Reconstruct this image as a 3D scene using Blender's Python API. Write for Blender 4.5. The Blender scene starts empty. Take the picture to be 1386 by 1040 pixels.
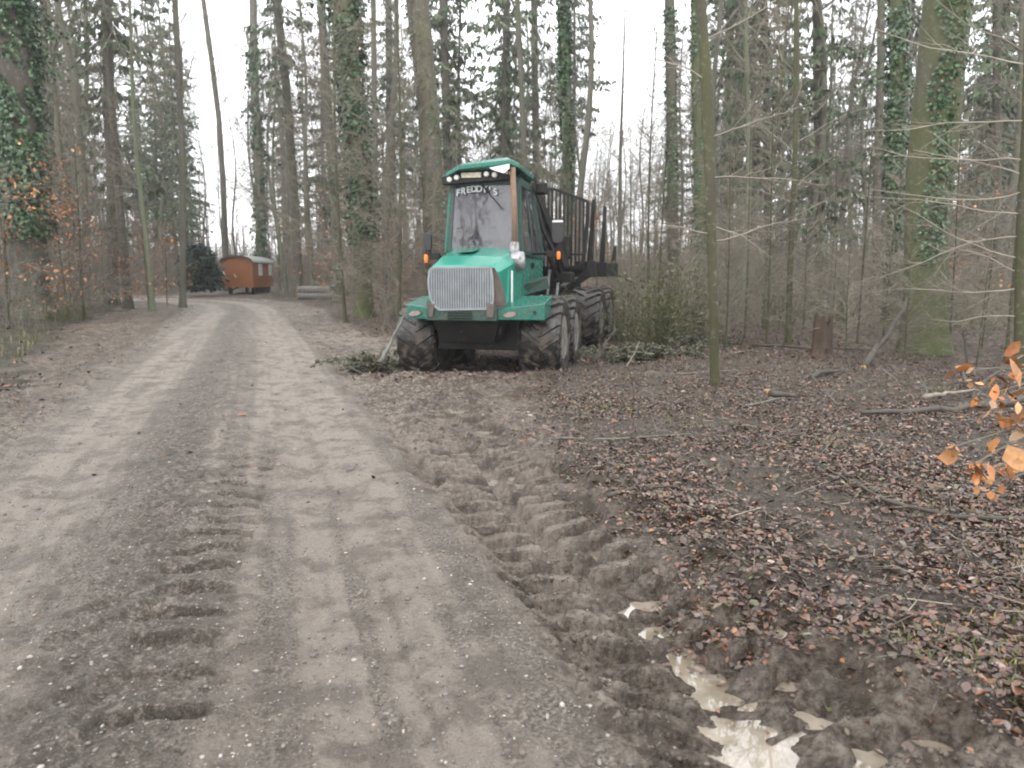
import bpy, bmesh, math, random
import numpy as np
from mathutils import Vector, Matrix

# ------------------------------------------------------------------ camera
sc = bpy.context.scene
COL = sc.collection
FPX, HOR, CH = 1000.0, 370.0, 1.55          # focal in photo pixels, horizon row, eye height
PITCH = math.atan((520 - HOR) / FPX)
cam_d = bpy.data.cameras.new('camera'); cam = bpy.data.objects.new('camera', cam_d); COL.objects.link(cam)
cam_d.sensor_width = 36; cam_d.lens = 36 * FPX / 1386
cam.location = (0, 0, CH); cam.rotation_euler = (math.pi / 2 - PITCH, 0, 0)
cam_d.clip_end = 2000; cam_d.clip_start = 0.05
cam_d.dof.use_dof = True; cam_d.dof.focus_distance = 5.0; cam_d.dof.aperture_fstop = 2.6
sc.camera = cam

# ------------------------------------------------------------------ world, sun, exposure
w = bpy.data.worlds.new("World"); sc.world = w; w.use_nodes = True
wn = w.node_tree.nodes; wl = w.node_tree.links; wn.clear()
SUN_EL, SUN_ROT = math.radians(38), math.radians(200)
sky = wn.new('ShaderNodeTexSky'); sky.sky_type = 'NISHITA'; sky.sun_disc = False
sky.sun_elevation = SUN_EL; sky.sun_rotation = SUN_ROT; sky.air_density = 1.0; sky.dust_density = 4.0
mixw = wn.new('ShaderNodeMix'); mixw.data_type = 'RGBA'; mixw.inputs[0].default_value = 0.86
mixw.inputs[7].default_value = (17.9, 18.1, 18.4, 1)         # closed pale cloud cover
bg = wn.new('ShaderNodeBackground'); bg.inputs[1].default_value = 0.125
wo = wn.new('ShaderNodeOutputWorld')
wl.new(sky.outputs[0], mixw.inputs[6]); wl.new(mixw.outputs[2], bg.inputs[0]); wl.new(bg.outputs[0], wo.inputs[0])
sun_d = bpy.data.lights.new('sun', 'SUN'); sun_d.energy = 0.8; sun_d.angle = math.radians(20); sun_d.color = (1, .97, .93)
sun = bpy.data.objects.new('sun', sun_d); COL.objects.link(sun)
sun.rotation_euler = (math.pi / 2 - SUN_EL, 0, math.pi - SUN_ROT)
sc.view_settings.view_transform = 'Standard'; sc.view_settings.look = 'None'
sc.view_settings.exposure = 0.45; sc.view_settings.gamma = 1.0
sc.render.engine = 'CYCLES'
cy = sc.cycles
cy.max_bounces = 5; cy.diffuse_bounces = 3; cy.glossy_bounces = 3; cy.transmission_bounces = 4
cy.transparent_max_bounces = 8; cy.volume_bounces = 0; cy.pixel_filter_type = 'BLACKMAN_HARRIS'; cy.filter_width = 1.9
cy.use_denoising = True; cy.volume_step_rate = 5; cy.volume_max_steps = 64

# ------------------------------------------------------------------ helpers
cT, sT = math.cos(PITCH), math.sin(PITCH)
def pt(u, v, D):
    """world point that stands on the plane y = D and shows at photo pixel u, v"""
    x = (u - 693) / FPX; y = (520 - v) / FPX
    d = (x, cT + y * sT, -sT + y * cT)
    k = D / d[1]
    return (d[0] * k, D, CH + d[2] * k)
def gr(u, v):
    x = (u - 693) / FPX; y = (520 - v) / FPX
    d = (x, cT + y * sT, -sT + y * cT); k = -CH / d[2]
    return (d[0] * k, d[1] * k)
def gr_(u, v):
    x = (u - 693) / FPX; y = (520 - v) / FPX; d = (x, cT + y * sT, -sT + y * cT); k = -(CH + .09) / d[2]
    return (d[0] * k, d[1] * k)
def sstep(a, b, x):
    t = np.clip((x - a) / (b - a), 0, 1); return t * t * (3 - 2 * t)
def _h(ix, iy, s):
    n = (ix * 374761393 + iy * 668265263 + s * 974634777) & 0xffffffff
    n = ((n ^ (n >> 13)) * 1274126177) & 0xffffffff
    n = n ^ (n >> 16)
    return (n & 0xffff) / 65535.0
def vn(x, y, s=0):
    xf = np.floor(x); yf = np.floor(y); ix = xf.astype(np.int64); iy = yf.astype(np.int64)
    fx = x - xf; fy = y - yf; fx = fx * fx * (3 - 2 * fx); fy = fy * fy * (3 - 2 * fy)
    a = _h(ix, iy, s); b = _h(ix + 1, iy, s); c = _h(ix, iy + 1, s); d = _h(ix + 1, iy + 1, s)
    return (a + (b - a) * fx) + ((c + (d - c) * fx) - (a + (b - a) * fx)) * fy
def fbm(x, y, s=0, o=4):
    r = 0; a = .5; t = 0
    for i in range(o):
        r = r + a * vn(x * 2 ** i + 17.3 * i, y * 2 ** i - 9.1 * i, s + i); t += a; a *= .55
    return r / t - .5

def mesh_from(name, V, F, mat=None, parent=None, smooth=False, loc=None, cols=None):
    """V (n,3) array, F list of equal-length or mixed faces"""
    me = bpy.data.meshes.new(name)
    V = np.asarray(V, dtype=np.float32)
    if isinstance(F, np.ndarray):
        n, k = F.shape
        me.vertices.add(len(V)); me.vertices.foreach_set('co', V.ravel())
        me.loops.add(n * k); me.loops.foreach_set('vertex_index', F.astype(np.int32).ravel())
        me.polygons.add(n); me.polygons.foreach_set('loop_start', np.arange(0, n * k, k, dtype=np.int32))
        me.polygons.foreach_set('loop_total', np.full(n, k, dtype=np.int32))
        me.update(calc_edges=True)
    else:
        me.from_pydata(V.tolist(), [], F)
    if smooth: me.polygons.foreach_set('use_smooth', np.ones(len(me.polygons), dtype=bool))
    if cols is not None:
        for nm, c in cols.items():
            at = me.color_attributes.new(nm, 'FLOAT_COLOR', 'POINT')
            at.data.foreach_set('color', np.asarray(c, dtype=np.float32).ravel())
    me.update()
    if mat: me.materials.append(mat)
    o = bpy.data.objects.new(name, me); COL.objects.link(o)
    if parent: o.parent = parent
    if loc is not None: o.location = loc
    return o
def tag(o, label=None, cat=None, group=None, kind=None):
    if label: o['label'] = label
    if cat: o['category'] = cat
    if group: o['group'] = group
    if kind: o['kind'] = kind
    return o
def empty(name, loc, rz=0, label=None, cat=None, group=None, parent=None):
    o = bpy.data.objects.new(name, None); COL.objects.link(o); o.empty_display_size = .2
    o.location = loc; o.rotation_euler = (0, 0, rz)
    if parent: o.parent = parent
    return tag(o, label, cat, group)
def copy_thing(root, loc, rz, s, label=None, group=None):
    r = root.copy(); COL.objects.link(r); r.location = loc; r.rotation_euler = (0, 0, rz); r.scale = (s, s, s)
    if label: r['label'] = label
    if group: r['group'] = group
    for ch in list(root.children):
        c = ch.copy(); COL.objects.link(c); c.parent = r
    return r

class MB:
    """collects shapes into one mesh"""
    def __init__(s): s.V = []; s.F = []
    def add(s, V, F):
        n = len(s.V); s.V += [tuple(v) for v in V]; s.F += [tuple(i + n for i in f) for f in F]; return s
    def box(s, x0, x1, y0, y1, z0, z1):
        V = [(x0, y0, z0), (x1, y0, z0), (x1, y1, z0), (x0, y1, z0), (x0, y0, z1), (x1, y0, z1), (x1, y1, z1), (x0, y1, z1)]
        return s.hexa(V)
    def hexa(s, V):
        return s.add(V, [(0, 3, 2, 1), (4, 5, 6, 7), (0, 1, 5, 4), (1, 2, 6, 5), (2, 3, 7, 6), (3, 0, 4, 7)])
    def prism(s, poly, d):
        """polygon (3d points) extruded by vector d"""
        n = len(poly); V = list(poly) + [tuple(p[i] + d[i] for i in range(3)) for p in poly]
        return s.add(V, [tuple(range(n - 1, -1, -1)), tuple(range(n, 2 * n))] + [(i, (i + 1) % n, n + (i + 1) % n, n + i) for i in range(n)])
    def bar(s, a, b, w, h=None, up=(0, 0, 1)):
        h = h or w; a = Vector(a); b = Vector(b); d = (b - a).normalized(); u = Vector(up)
        if abs(d.dot(u)) > .95: u = Vector((0, 1, 0))
        r = d.cross(u).normalized() * (w / 2); u = r.cross(d).normalized() * (h / 2)
        V = [a - r - u, a + r - u, b + r - u, b - r - u, a - r + u, a + r + u, b + r + u, b - r + u]
        return s.hexa([tuple(v) for v in V])
    def tube(s, pts, rad, n=10, cap=True):
        pts = [Vector(p) for p in pts]; k = len(pts)
        if not hasattr(rad, '__len__'): rad = [rad] * k
        V = []; prev = None
        for i, p in enumerate(pts):
            d = (pts[min(i + 1, k - 1)] - pts[max(i - 1, 0)]).normalized()
            if prev is None:
                u = Vector((0, 0, 1)) if abs(d.z) < .9 else Vector((1, 0, 0)); r = d.cross(u).normalized()
            else:
                r = (prev - d * prev.dot(d)).normalized()
            prev = r; q = d.cross(r)
            for j in range(n):
                a = 2 * math.pi * j / n; V.append(tuple(p + (r * math.cos(a) + q * math.sin(a)) * rad[i]))
        F = [(i * n + j, i * n + (j + 1) % n, (i + 1) * n + (j + 1) % n, (i + 1) * n + j) for i in range(k - 1) for j in range(n)]
        if cap: F += [tuple(range(n - 1, -1, -1)), tuple(range((k - 1) * n, k * n))]
        return s.add(V, F)
    def lathe(s, prof, c, axis, n=24):
        """profile of (radius, offset along axis)"""
        ax = Vector(axis).normalized(); u = Vector((0, 0, 1)) if abs(ax.z) < .9 else Vector((1, 0, 0))
        r = ax.cross(u).normalized(); q = ax.cross(r); c = Vector(c); V = []; k = len(prof)
        for R, o in prof:
            for j in range(n):
                a = 2 * math.pi * j / n; V.append(tuple(c + ax * o + (r * math.cos(a) + q * math.sin(a)) * max(R, .0005)))
        F = [(i * n + j, i * n + (j + 1) % n, (i + 1) * n + (j + 1) % n, (i + 1) * n + j) for i in range(k - 1) for j in range(n)]
        F += [tuple(range(n - 1, -1, -1)), tuple(range((k - 1) * n, k * n))]
        return s.add(V, F)
    def build(s, name, mat, parent=None, bevel=0, smooth=False, loc=None):
        o = mesh_from(name, np.array(s.V), s.F, mat, parent, smooth, loc)
        bm = bmesh.new(); bm.from_mesh(o.data); bmesh.ops.recalc_face_normals(bm, faces=bm.faces)
        if bevel: bmesh.ops.bevel(bm, geom=list(bm.edges), offset=bevel, segments=2, affect='EDGES', profile=.6, clamp_overlap=True)
        bm.to_mesh(o.data); bm.free()
        if smooth:
            try: o.data.shade_smooth_by_angle if False else None
            except Exception: pass
        return o

# ------------------------------------------------------------------ materials
def ramp(nt, src, stops):
    r = nt.nodes.new('ShaderNodeValToRGB'); e = r.color_ramp.elements
    while len(e) < len(stops): e.new(.5)
    for i, (p, c) in enumerate(stops): e[i].position = p; e[i].color = (*c, 1)
    nt.links.new(src, r.inputs[0]); return r.outputs[0]
def noise(nt, scale, detail=6, rough=.6, coord='Object', vec=None, stretch=None):
    n = nt.nodes.new('ShaderNodeTexNoise'); n.inputs['Scale'].default_value = scale
    n.inputs['Detail'].default_value = detail; n.inputs['Roughness'].default_value = rough
    if vec is None:
        tc = nt.nodes.new('ShaderNodeTexCoord'); vec = tc.outputs[coord]
    if stretch:
        m = nt.nodes.new('ShaderNodeMapping'); m.inputs['Scale'].default_value = stretch; nt.links.new(vec, m.inputs[0]); vec = m.outputs[0]
    nt.links.new(vec, n.inputs['Vector']); return n.outputs[0]
def mixc(nt, f, a, b, mode='MIX'):
    m = nt.nodes.new('ShaderNodeMix'); m.data_type = 'RGBA'; m.blend_type = mode
    for sock, val in ((m.inputs[0], f), (m.inputs[6], a), (m.inputs[7], b)):
        if isinstance(val, (int, float)): sock.default_value = val
        elif isinstance(val, tuple): sock.default_value = (*val, 1)
        else: nt.links.new(val, sock)
    return m.outputs[2]
def math_(nt, op, a, b=0.0, clamp=False):
    m = nt.nodes.new('ShaderNodeMath'); m.operation = op; m.use_clamp = clamp
    for sock, val in ((m.inputs[0], a), (m.inputs[1], b)):
        if isinstance(val, (int, float)): sock.default_value = val
        else: nt.links.new(val, sock)
    return m.outputs[0]
def newmat(name):
    m = bpy.data.materials.new(name); m.use_nodes = True; nt = m.node_tree
    b = nt.nodes['Principled BSDF']; return m, nt, b
def mat(name, c1, c2=None, scale=8, rough=.7, bump=0, metal=0, spec=.5, detail=6, dirt=None, stretch=None, coord='Object', bscale=None):
    m, nt, b = newmat(name)
    c2 = c2 or tuple(x * .7 for x in c1)
    n = noise(nt, scale, detail, coord=coord, stretch=stretch)
    col = ramp(nt, n, [(.3, c1), (.7, c2)])
    if dirt:
        dn = noise(nt, dirt[1], 8, .7); f = ramp(nt, dn, [(dirt[2], (0, 0, 0)), (dirt[2] + .12, (1, 1, 1))])
        col = mixc(nt, f, col, dirt[0])
        b.inputs['Roughness'].default_value = rough
        r = mixc(nt, f, (rough,) * 3, (.8,) * 3); nt.links.new(r, b.inputs['Roughness'])
    else: b.inputs['Roughness'].default_value = rough
    nt.links.new(col, b.inputs['Base Color']); b.inputs['Metallic'].default_value = metal
    b.inputs['Specular IOR Level'].default_value = spec
    if bump:
        bn = noise(nt, bscale or scale * 2, 8, coord=coord, stretch=stretch); bp = nt.nodes.new('ShaderNodeBump'); bp.inputs['Strength'].default_value = 1
        bp.inputs['Distance'].default_value = bump; nt.links.new(bn, bp.inputs['Height']); nt.links.new(bp.outputs[0], b.inputs['Normal'])
    return m

# ------------------------------------------------------------------ ground
RE = np.array([(2.9, -6), (.39, 2.1), (-.23, 4.1), (-1.56, 8), (-4.05, 15.3), (-6.5, 22), (-9.6, 31), (-12.4, 37.5), (-16.5, 43), (-22, 47), (-34, 50.5), (-60, 56), (-110, 62)])
_ry = np.linspace(-6, 62, 400); _rx = np.interp(_ry, RE[:, 1], RE[:, 0])
_k = np.hanning(25); _k /= _k.sum(); _rx = np.concatenate([_rx[:12], np.convolve(_rx, _k, 'valid'), _rx[-12:]])
def Rx(y): return np.interp(y, _ry, _rx)
def road_t(x, y):
    """metres to the right of the road's right edge (perpendicular-ish), works round the bend"""
    t = x - Rx(y)
    s = np.interp(y, _ry, np.gradient(_rx, _ry))
    return t / np.sqrt(1 + s * s) * np.where(y < 36, 1.06, 1.0)
BD = np.array([(2.9, -6), (1.65, 2.1), (1.32, 2.55), (1.02, 3.15), (.80, 3.95), (.62, 4.57), (.34, 5.7), (.12, 8), (.10, 11.2), (-.6, 13.5), (-2.6, 16.5), (-4.3, 20), (-6.2, 25), (-8.0, 31), (-11, 38), (-15, 44), (-22, 49.5), (-40, 55), (-110, 70)])
def Bx(y): return np.interp(y, BD[:, 1], BD[:, 0])
TR = np.array([(1.75, -1), (1.05, 2.0), (.78, 2.55), (.42, 3.55), (.06, 4.57), (-.38, 6.7), (-.75, 8.5), (-1.1, 10.5), (-1.6, 13)])
T2 = np.array([(-.9, 0.5), (-1.36, 2.4), (-1.56, 3.0), (-2.22, 5.7), (-2.75, 8.0), (-3.6, 11)])
PUD = tuple((*gr_(u, v), sx, sy, dp) for (u, v, sx, sy, dp) in ((868, 820, .10, .12, .06), (884, 852, .08, .08, .06), (830, 908, .06, .07, .055), (878, 946, .06, .04, .05), (925, 885, .08, .16, .06), (950, 915, .10, .14, .06), (985, 945, .13, .07, .06), (1025, 985, .15, .07, .06), (1010, 1020, .14, .14, .06), (1075, 930, .075, .045, .06), (1092, 968, .07, .07, .065), (1124, 930, .045, .06, .055), (1148, 978, .06, .05, .06), (1165, 1022, .06, .05, .06), (1255, 1022, .09, .05, .06),
       (800, 760, .05, .12, .05), (745, 640, .08, .35, .05), (790, 700, .07, .25, .05), (655, 590, .14, .35, .05), (700, 660, .05, .25, .05), (612, 560, .25, .25, .045), (560, 640, .08, .3, .045), (600, 500, .5, .35, .04), (690, 540, .3, .3, .04)))
def wetness(x, y):
    w_ = 0 * x
    for (px, py, sx, sy, dp) in PUD: w_ = np.maximum(w_, np.exp(-(((x - px + (y - py) * .3) / (sx * 1.9)) ** 2 + ((y - py) / (sy * 1.9)) ** 2)))
    return w_
def ground(x, y, fine=True):
    t = road_t(x, y)
    b = x - Bx(y)
    far = sstep(20, 60, y)
    left_lim = -4.0 - .17 * np.clip(y - 6, 0, 16)                       # verge grass starts
    z = 0.10 * fbm(x * .18, y * .18, 3, 3) * sstep(3, 12, np.abs(t + 1.9))
    z += .55 * sstep(0, 5, left_lim - t) + .25 * sstep(4, 14, left_lim - t)  # left bank
    z += .05 * sstep(.0, .5, b)
    z += .9 * sstep(30, 90, y) * sstep(2, 20, np.abs(t + 2))
    onroad = sstep(.12, -.1, t) * sstep(-4.2, -3.6, t)
    mud = sstep(-.1, .15, t) * sstep(.12, -.12, b)
    lm = sstep(-3.3, -3.8, t) * sstep(left_lim - .5, left_lim + .5, t)
    litter = sstep(-.15, .2, b); grass = sstep(left_lim + .4, left_lim - .4, t + .9 * fbm(x * .6, y * .6, 71, 3))
    z -= .11 * sstep(3.0, 2.0, np.abs(x - (-.4 + (y - 11) * .27))) * sstep(11.0, 11.7, y) * sstep(21, 18.5, y)
    if not fine: return z
    # road: ruts, crown
    z += onroad * (.035 * np.exp(-((t + 1.8) / .45) ** 2) - .02 * np.exp(-((t + .85) / .35) ** 2) - .025 * np.exp(-((t + 2.75) / .3) ** 2))
    z += onroad * .022 * fbm(t * 5, y * .35, 11, 3) * 1.4
    z += .04 * fbm(x * 8, y * 8, 21, 4) * (1 + 1.4 * np.exp(-((t + 1.8) / .6) ** 2))
    z += .017 * fbm(x * 26, y * 26, 31, 3)
    z -= .05 * np.exp(-((t - .16) / .09) ** 2) * sstep(1.8, 3, y) * sstep(8.5, 6.5, y)      # little trench at road edge
    z -= .035 * np.exp(-((t + 3.45) / .12) ** 2) * (.6 + fbm(x, y, 8, 2))
    # mud
    z -= mud * .035
    tmk = 1 - .88 * sstep(.46, .34, np.abs(x - np.interp(y, TR[:, 1], TR[:, 0]))) * sstep(11.3, 10, y)
    z += tmk * (mud + lm) * (.11 * fbm(x * 3.6, y * 3.6, 41, 5) + .085 * fbm(x * 12, y * 11, 42, 4))
    # clods on the churned rim
    rim = np.exp(-((b - .18) / .22) ** 2) * sstep(7.5, 5, y) * sstep(1.2, 2.4, y)
    cl = np.clip(vn(x * 7 + 2 * vn(x * 3, y * 3, 5), y * 7, 51) - .35, 0, 1) + .5 * np.clip(vn(x * 15, y * 15, 52) - .4, 0, 1)
    z += rim * (.17 * cl - .02)
    z += litter * (.05 * fbm(x * 4, y * 4, 61, 4) + .03 * fbm(x * 15, y * 15, 62, 3))
    z += grass * .09 * fbm(x * 3, y * 3, 63, 4)
    z += .12 * np.exp(-((x + .9) / 1.5) ** 2 - ((y - 11.15) / .55) ** 2)
    # forwarder track beside the road: V-shaped lug prints
    c = np.interp(y, TR[:, 1], TR[:, 0]); q = (x - c); aq = np.abs(q)
    msk = sstep(.46, .38, aq) * sstep(11.3, 10, y)
    rim2 = np.exp(-((aq - .44) / .06) ** 2) * sstep(11, 9, y)
    ph = (y * 1.05 - aq * .55 + .03 * fbm(x * 3, y * 3, 77, 2)) / .22
    side = np.where(q > 0, .5, 0)
    lug = sstep(.30, .40, np.abs(((ph + side) % 1) - .5) * 2 - .15)
    str_ = .65 + .7 * vn(x * 1.3, y * 1.3, 78)
    z += msk * (-.055 + .075 * lug * str_ * sstep(.03, .08, aq)) + rim2 * .022 * (1 + 2 * fbm(x * 5, y * 5, 79, 3))
    # lug prints across the road
    c2 = np.interp(y, T2[:, 1], T2[:, 0]); q2 = x - c2; a2 = np.abs(q2 + .05)
    m2 = sstep(.42, .30, a2) * sstep(2.1, 2.5, y) * sstep(6.9, 5.6, y)
    ph2 = (y - .35 * q2 + .9 * q2 * q2 + .06 * fbm(x * 4, y * 4, 88, 2)) / .265
    f2 = np.abs((ph2 % 1) - .5) * 2
    hole = sstep(.60, .76, f2) * (.13 + 1.1 * sstep(-.12, .10, q2) * sstep(.34, .22, q2))
    hl_ = hole * (.25 + 1.25 * vn(x * 2.2, y * 2.2, 89)); z -= m2 * (.012 + .10 * hl_)
    # deeper puddle basin in the near track
    for (px, py, sx, sy, dp) in PUD:
        w_ = .90 * np.exp(-(((x - px + (y - py) * .3) / (sx * 1.15)) ** 2 + ((y - py) / (sy * 1.15)) ** 2) ** 1.6); z = z * (1 - w_) + w_ * (-.055 - dp)
    return z
def masks(x, y):
    t = road_t(x, y); b = x - Bx(y)
    ll = -4.0 - .17 * np.clip(y - 6, 0, 16)
    n = fbm(x * 1.7, y * 1.7, 91, 4)
    road = sstep(.06, -.06, t + .10 * fbm(x * 3, y * 3, 95, 3)) * sstep(-3.75, -3.15, t + .6 * n)
    road = np.maximum(road, .75 * np.exp(-((t + 3.9) / .13) ** 2) * sstep(.38, .6, vn(x * .5, y * .5, 99) + .2))
    lit = sstep(-.1, .35, b + .5 * n)
    gra = sstep(.35, -.35, (t - ll) + 1.6 * n)
    wet = sstep(.10, -.1, road - .5) * sstep(.2, -.2, b)
    return road, lit, gra, t

def build_ground():
    ys = [-8.0]
    while ys[-1] < 420:
        y = ys[-1]
        ys.append(y + (.25 if y < 1.2 else max(.009, .0042 * y * (1 if y < 20 else 1.6 if y < 60 else 5))))
    ys = np.array(ys); nx = 860
    u = np.linspace(-1, 1, nx); wu = .30 * u + .70 * u ** 3
    W = 8 + 1.35 * np.clip(ys, 0, None)
    X = W[:, None] * wu[None, :]; Y = np.repeat(ys[:, None], nx, 1)
    x = X.ravel(); y = Y.ravel()
    z = ground(x, y)
    road, lit, gra, t = masks(x, y)
    i = np.arange(len(ys) - 1)[:, None] * nx + np.arange(nx - 1)[None, :]
    F = np.stack([i, i + 1, i + nx + 1, i + nx], -1).reshape(-1, 4)
    streak = np.clip(.08 + .75 * np.exp(-((t + .70) / .50) ** 4) + .80 * np.exp(-((t + 2.75) / .42) ** 4) + 1.7 * fbm((t + .12 * fbm(x * 1.5, y * 1.5, 18, 3)) * 5.5, y * .16, 12, 3) + 1.6 * fbm((t + .06 * fbm(x * 3, y * 3, 19, 3)) * 17, y * .35, 13, 3) + 1.2 * fbm(x * 5, y * 5, 17, 4) + .5 * fbm(x * .9, y * .9, 14, 3), 0, 1)
    hump = np.exp(-((t + 1.85 + .5 * fbm(x * .3, y * .3, 15, 2)) / .42) ** 2)
    c = np.stack([road, lit, gra, np.ones_like(road)], -1)
    c2 = np.stack([streak, hump, np.clip(.5 + 1.2 * fbm(x * .8, y * .8, 16, 4), 0, 1), 1 - sstep(-3.5, -4.1, t + .5 * fbm(x * 1.5, y * 1.5, 33, 3)) * .8], -1)
    wt = wetness(x, y) * (1 - road); c3 = np.stack([wt, wt, wt, np.ones_like(wt)], -1)
    o = mesh_from('ground', np.stack([x, y, z], -1), F, ground_mat(), None, True, cols={'zone': c, 'tone': c2, 'wet': c3})
    tag(o, 'wet forest floor and muddy gravel track with tyre prints', None, None, 'structure')
    return o
def ground_mat():
    m, nt, b = newmat('ground_mat')
    za = nt.nodes.new('ShaderNodeVertexColor'); za.layer_name = 'zone'; ta = nt.nodes.new('ShaderNodeVertexColor'); ta.layer_name = 'tone'
    sz = nt.nodes.new('ShaderNodeSeparateColor'); nt.links.new(za.outputs[0], sz.inputs[0])
    st = nt.nodes.new('ShaderNodeSeparateColor'); nt.links.new(ta.outputs[0], st.inputs[0])
    nf = noise(nt, 60, 6, .7); nm = noise(nt, 9, 6, .65); nl = noise(nt, 1.2, 5, .6)
    nc = noise(nt, 3.2, 9, .72); ng = noise(nt, 150, 4, .7); nq = noise(nt, 22, 7, .7)
    roadc = ramp(nt, nf, [(.38, (.085, .071, .058)), (.48, (.20, .174, .150)), (.55, (.285, .252, .222)), (.66, (.47, .43, .385))])
    roadc = mixc(nt, ramp(nt, st.outputs[0], [(.10, (0, 0, 0)), (.85, (.9, .9, .9))]), roadc, (.385, .340, .302))
    roadc = mixc(nt, ramp(nt, nc, [(.42, (.65, .65, .65)), (.52, (0, 0, 0))]), roadc, (.125, .106, .089))
    roadc = mixc(nt, math_(nt, 'MULTIPLY', st.outputs[1], ramp(nt, nq, [(.44, (0, 0, 0)), (.54, (.85, .85, .85))])), roadc, (.075, .060, .046))
    roadc = mixc(nt, ramp(nt, ng, [(.57, (0, 0, 0)), (.64, (.6, .6, .6))]), roadc, (.46, .42, .38))
    roadc = mixc(nt, ramp(nt, ng, [(.36, (.6, .6, .6)), (.44, (0, 0, 0))]), roadc, (.06, .05, .04))
    mudc = ramp(nt, nq, [(.40, (.10, .080, .065)), (.5, (.235, .202, .174)), (.60, (.38, .34, .30))])
    mudc = mixc(nt, ramp(nt, st.outputs[2], [(.40, (0, 0, 0)), (.7, (.65, .65, .65))]), mudc, (.36, .315, .275))
    mudc = mixc(nt, ramp(nt, nc, [(.42, (.75, .75, .75)), (.50, (0, 0, 0))]), mudc, (.085, .067, .053))
    litc = ramp(nt, nq, [(.40, (.030, .023, .018)), (.5, (.095, .074, .058)), (.60, (.19, .155, .128))])
    litc = mixc(nt, .5, litc, ramp(nt, nf, [(.42, (.028, .021, .016)), (.50, (.115, .088, .070)), (.60, (.23, .185, .155))]))
    litc = mixc(nt, ramp(nt, nc, [(.42, (.5, .5, .5)), (.52, (0, 0, 0))]), litc, (.060, .056, .024))
    grac = ramp(nt, nq, [(.4, (.030, .030, .016)), (.5, (.075, .066, .038)), (.6, (.13, .108, .075))])
    c = mixc(nt, sz.outputs[0], mudc, roadc); c = mixc(nt, sz.outputs[1], c, litc); c = mixc(nt, sz.outputs[2], c, grac)
    c = mixc(nt, 1.0, c, (1.02, .985, .935), 'MULTIPLY')
    c = mixc(nt, math_(nt, 'SUBTRACT', 1.0, ta.outputs[1]), c, (.62, .57, .50), 'MULTIPLY')
    wa = nt.nodes.new('ShaderNodeVertexColor'); wa.layer_name = 'wet'; wf = ramp(nt, math_(nt, 'ADD', wa.outputs[0], math_(nt, 'MULTIPLY', math_(nt, 'SUBTRACT', nq, .5), .8)), [(.25, (0, 0, 0)), (.55, (1, 1, 1))])
    c = mixc(nt, wf, c, mixc(nt, .30, c, (.07, .056, .044)))
    nt.links.new(c, b.inputs['Base Color'])
    r = mixc(nt, sz.outputs[0], (.24,) * 3, (.50,) * 3); r = mixc(nt, sz.outputs[1], r, (.75,) * 3); r = mixc(nt, sz.outputs[2], r, (.85,) * 3)
    r = mixc(nt, ramp(nt, nl, [(.45, (0, 0, 0)), (.6, (.5, .5, .5))]), r, (.30,) * 3)
    r = mixc(nt, wf, r, (.14,) * 3); nt.links.new(r, b.inputs['Roughness'])
    bp = nt.nodes.new('ShaderNodeBump'); bp.inputs['Distance'].default_value = .05; bp.inputs['Strength'].default_value = 1.0
    hh = math_(nt, 'ADD', math_(nt, 'ADD', nf, math_(nt, 'MULTIPLY', nq, 1.8)), math_(nt, 'MULTIPLY', ng, .25)); nt.links.new(hh, bp.inputs['Height']); nt.links.new(bp.outputs[0], b.inputs['Normal'])
    return m
GROUND = build_ground()
def gz(x, y): return float(ground(np.array([float(x)]), np.array([float(y)]))[0])

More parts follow.
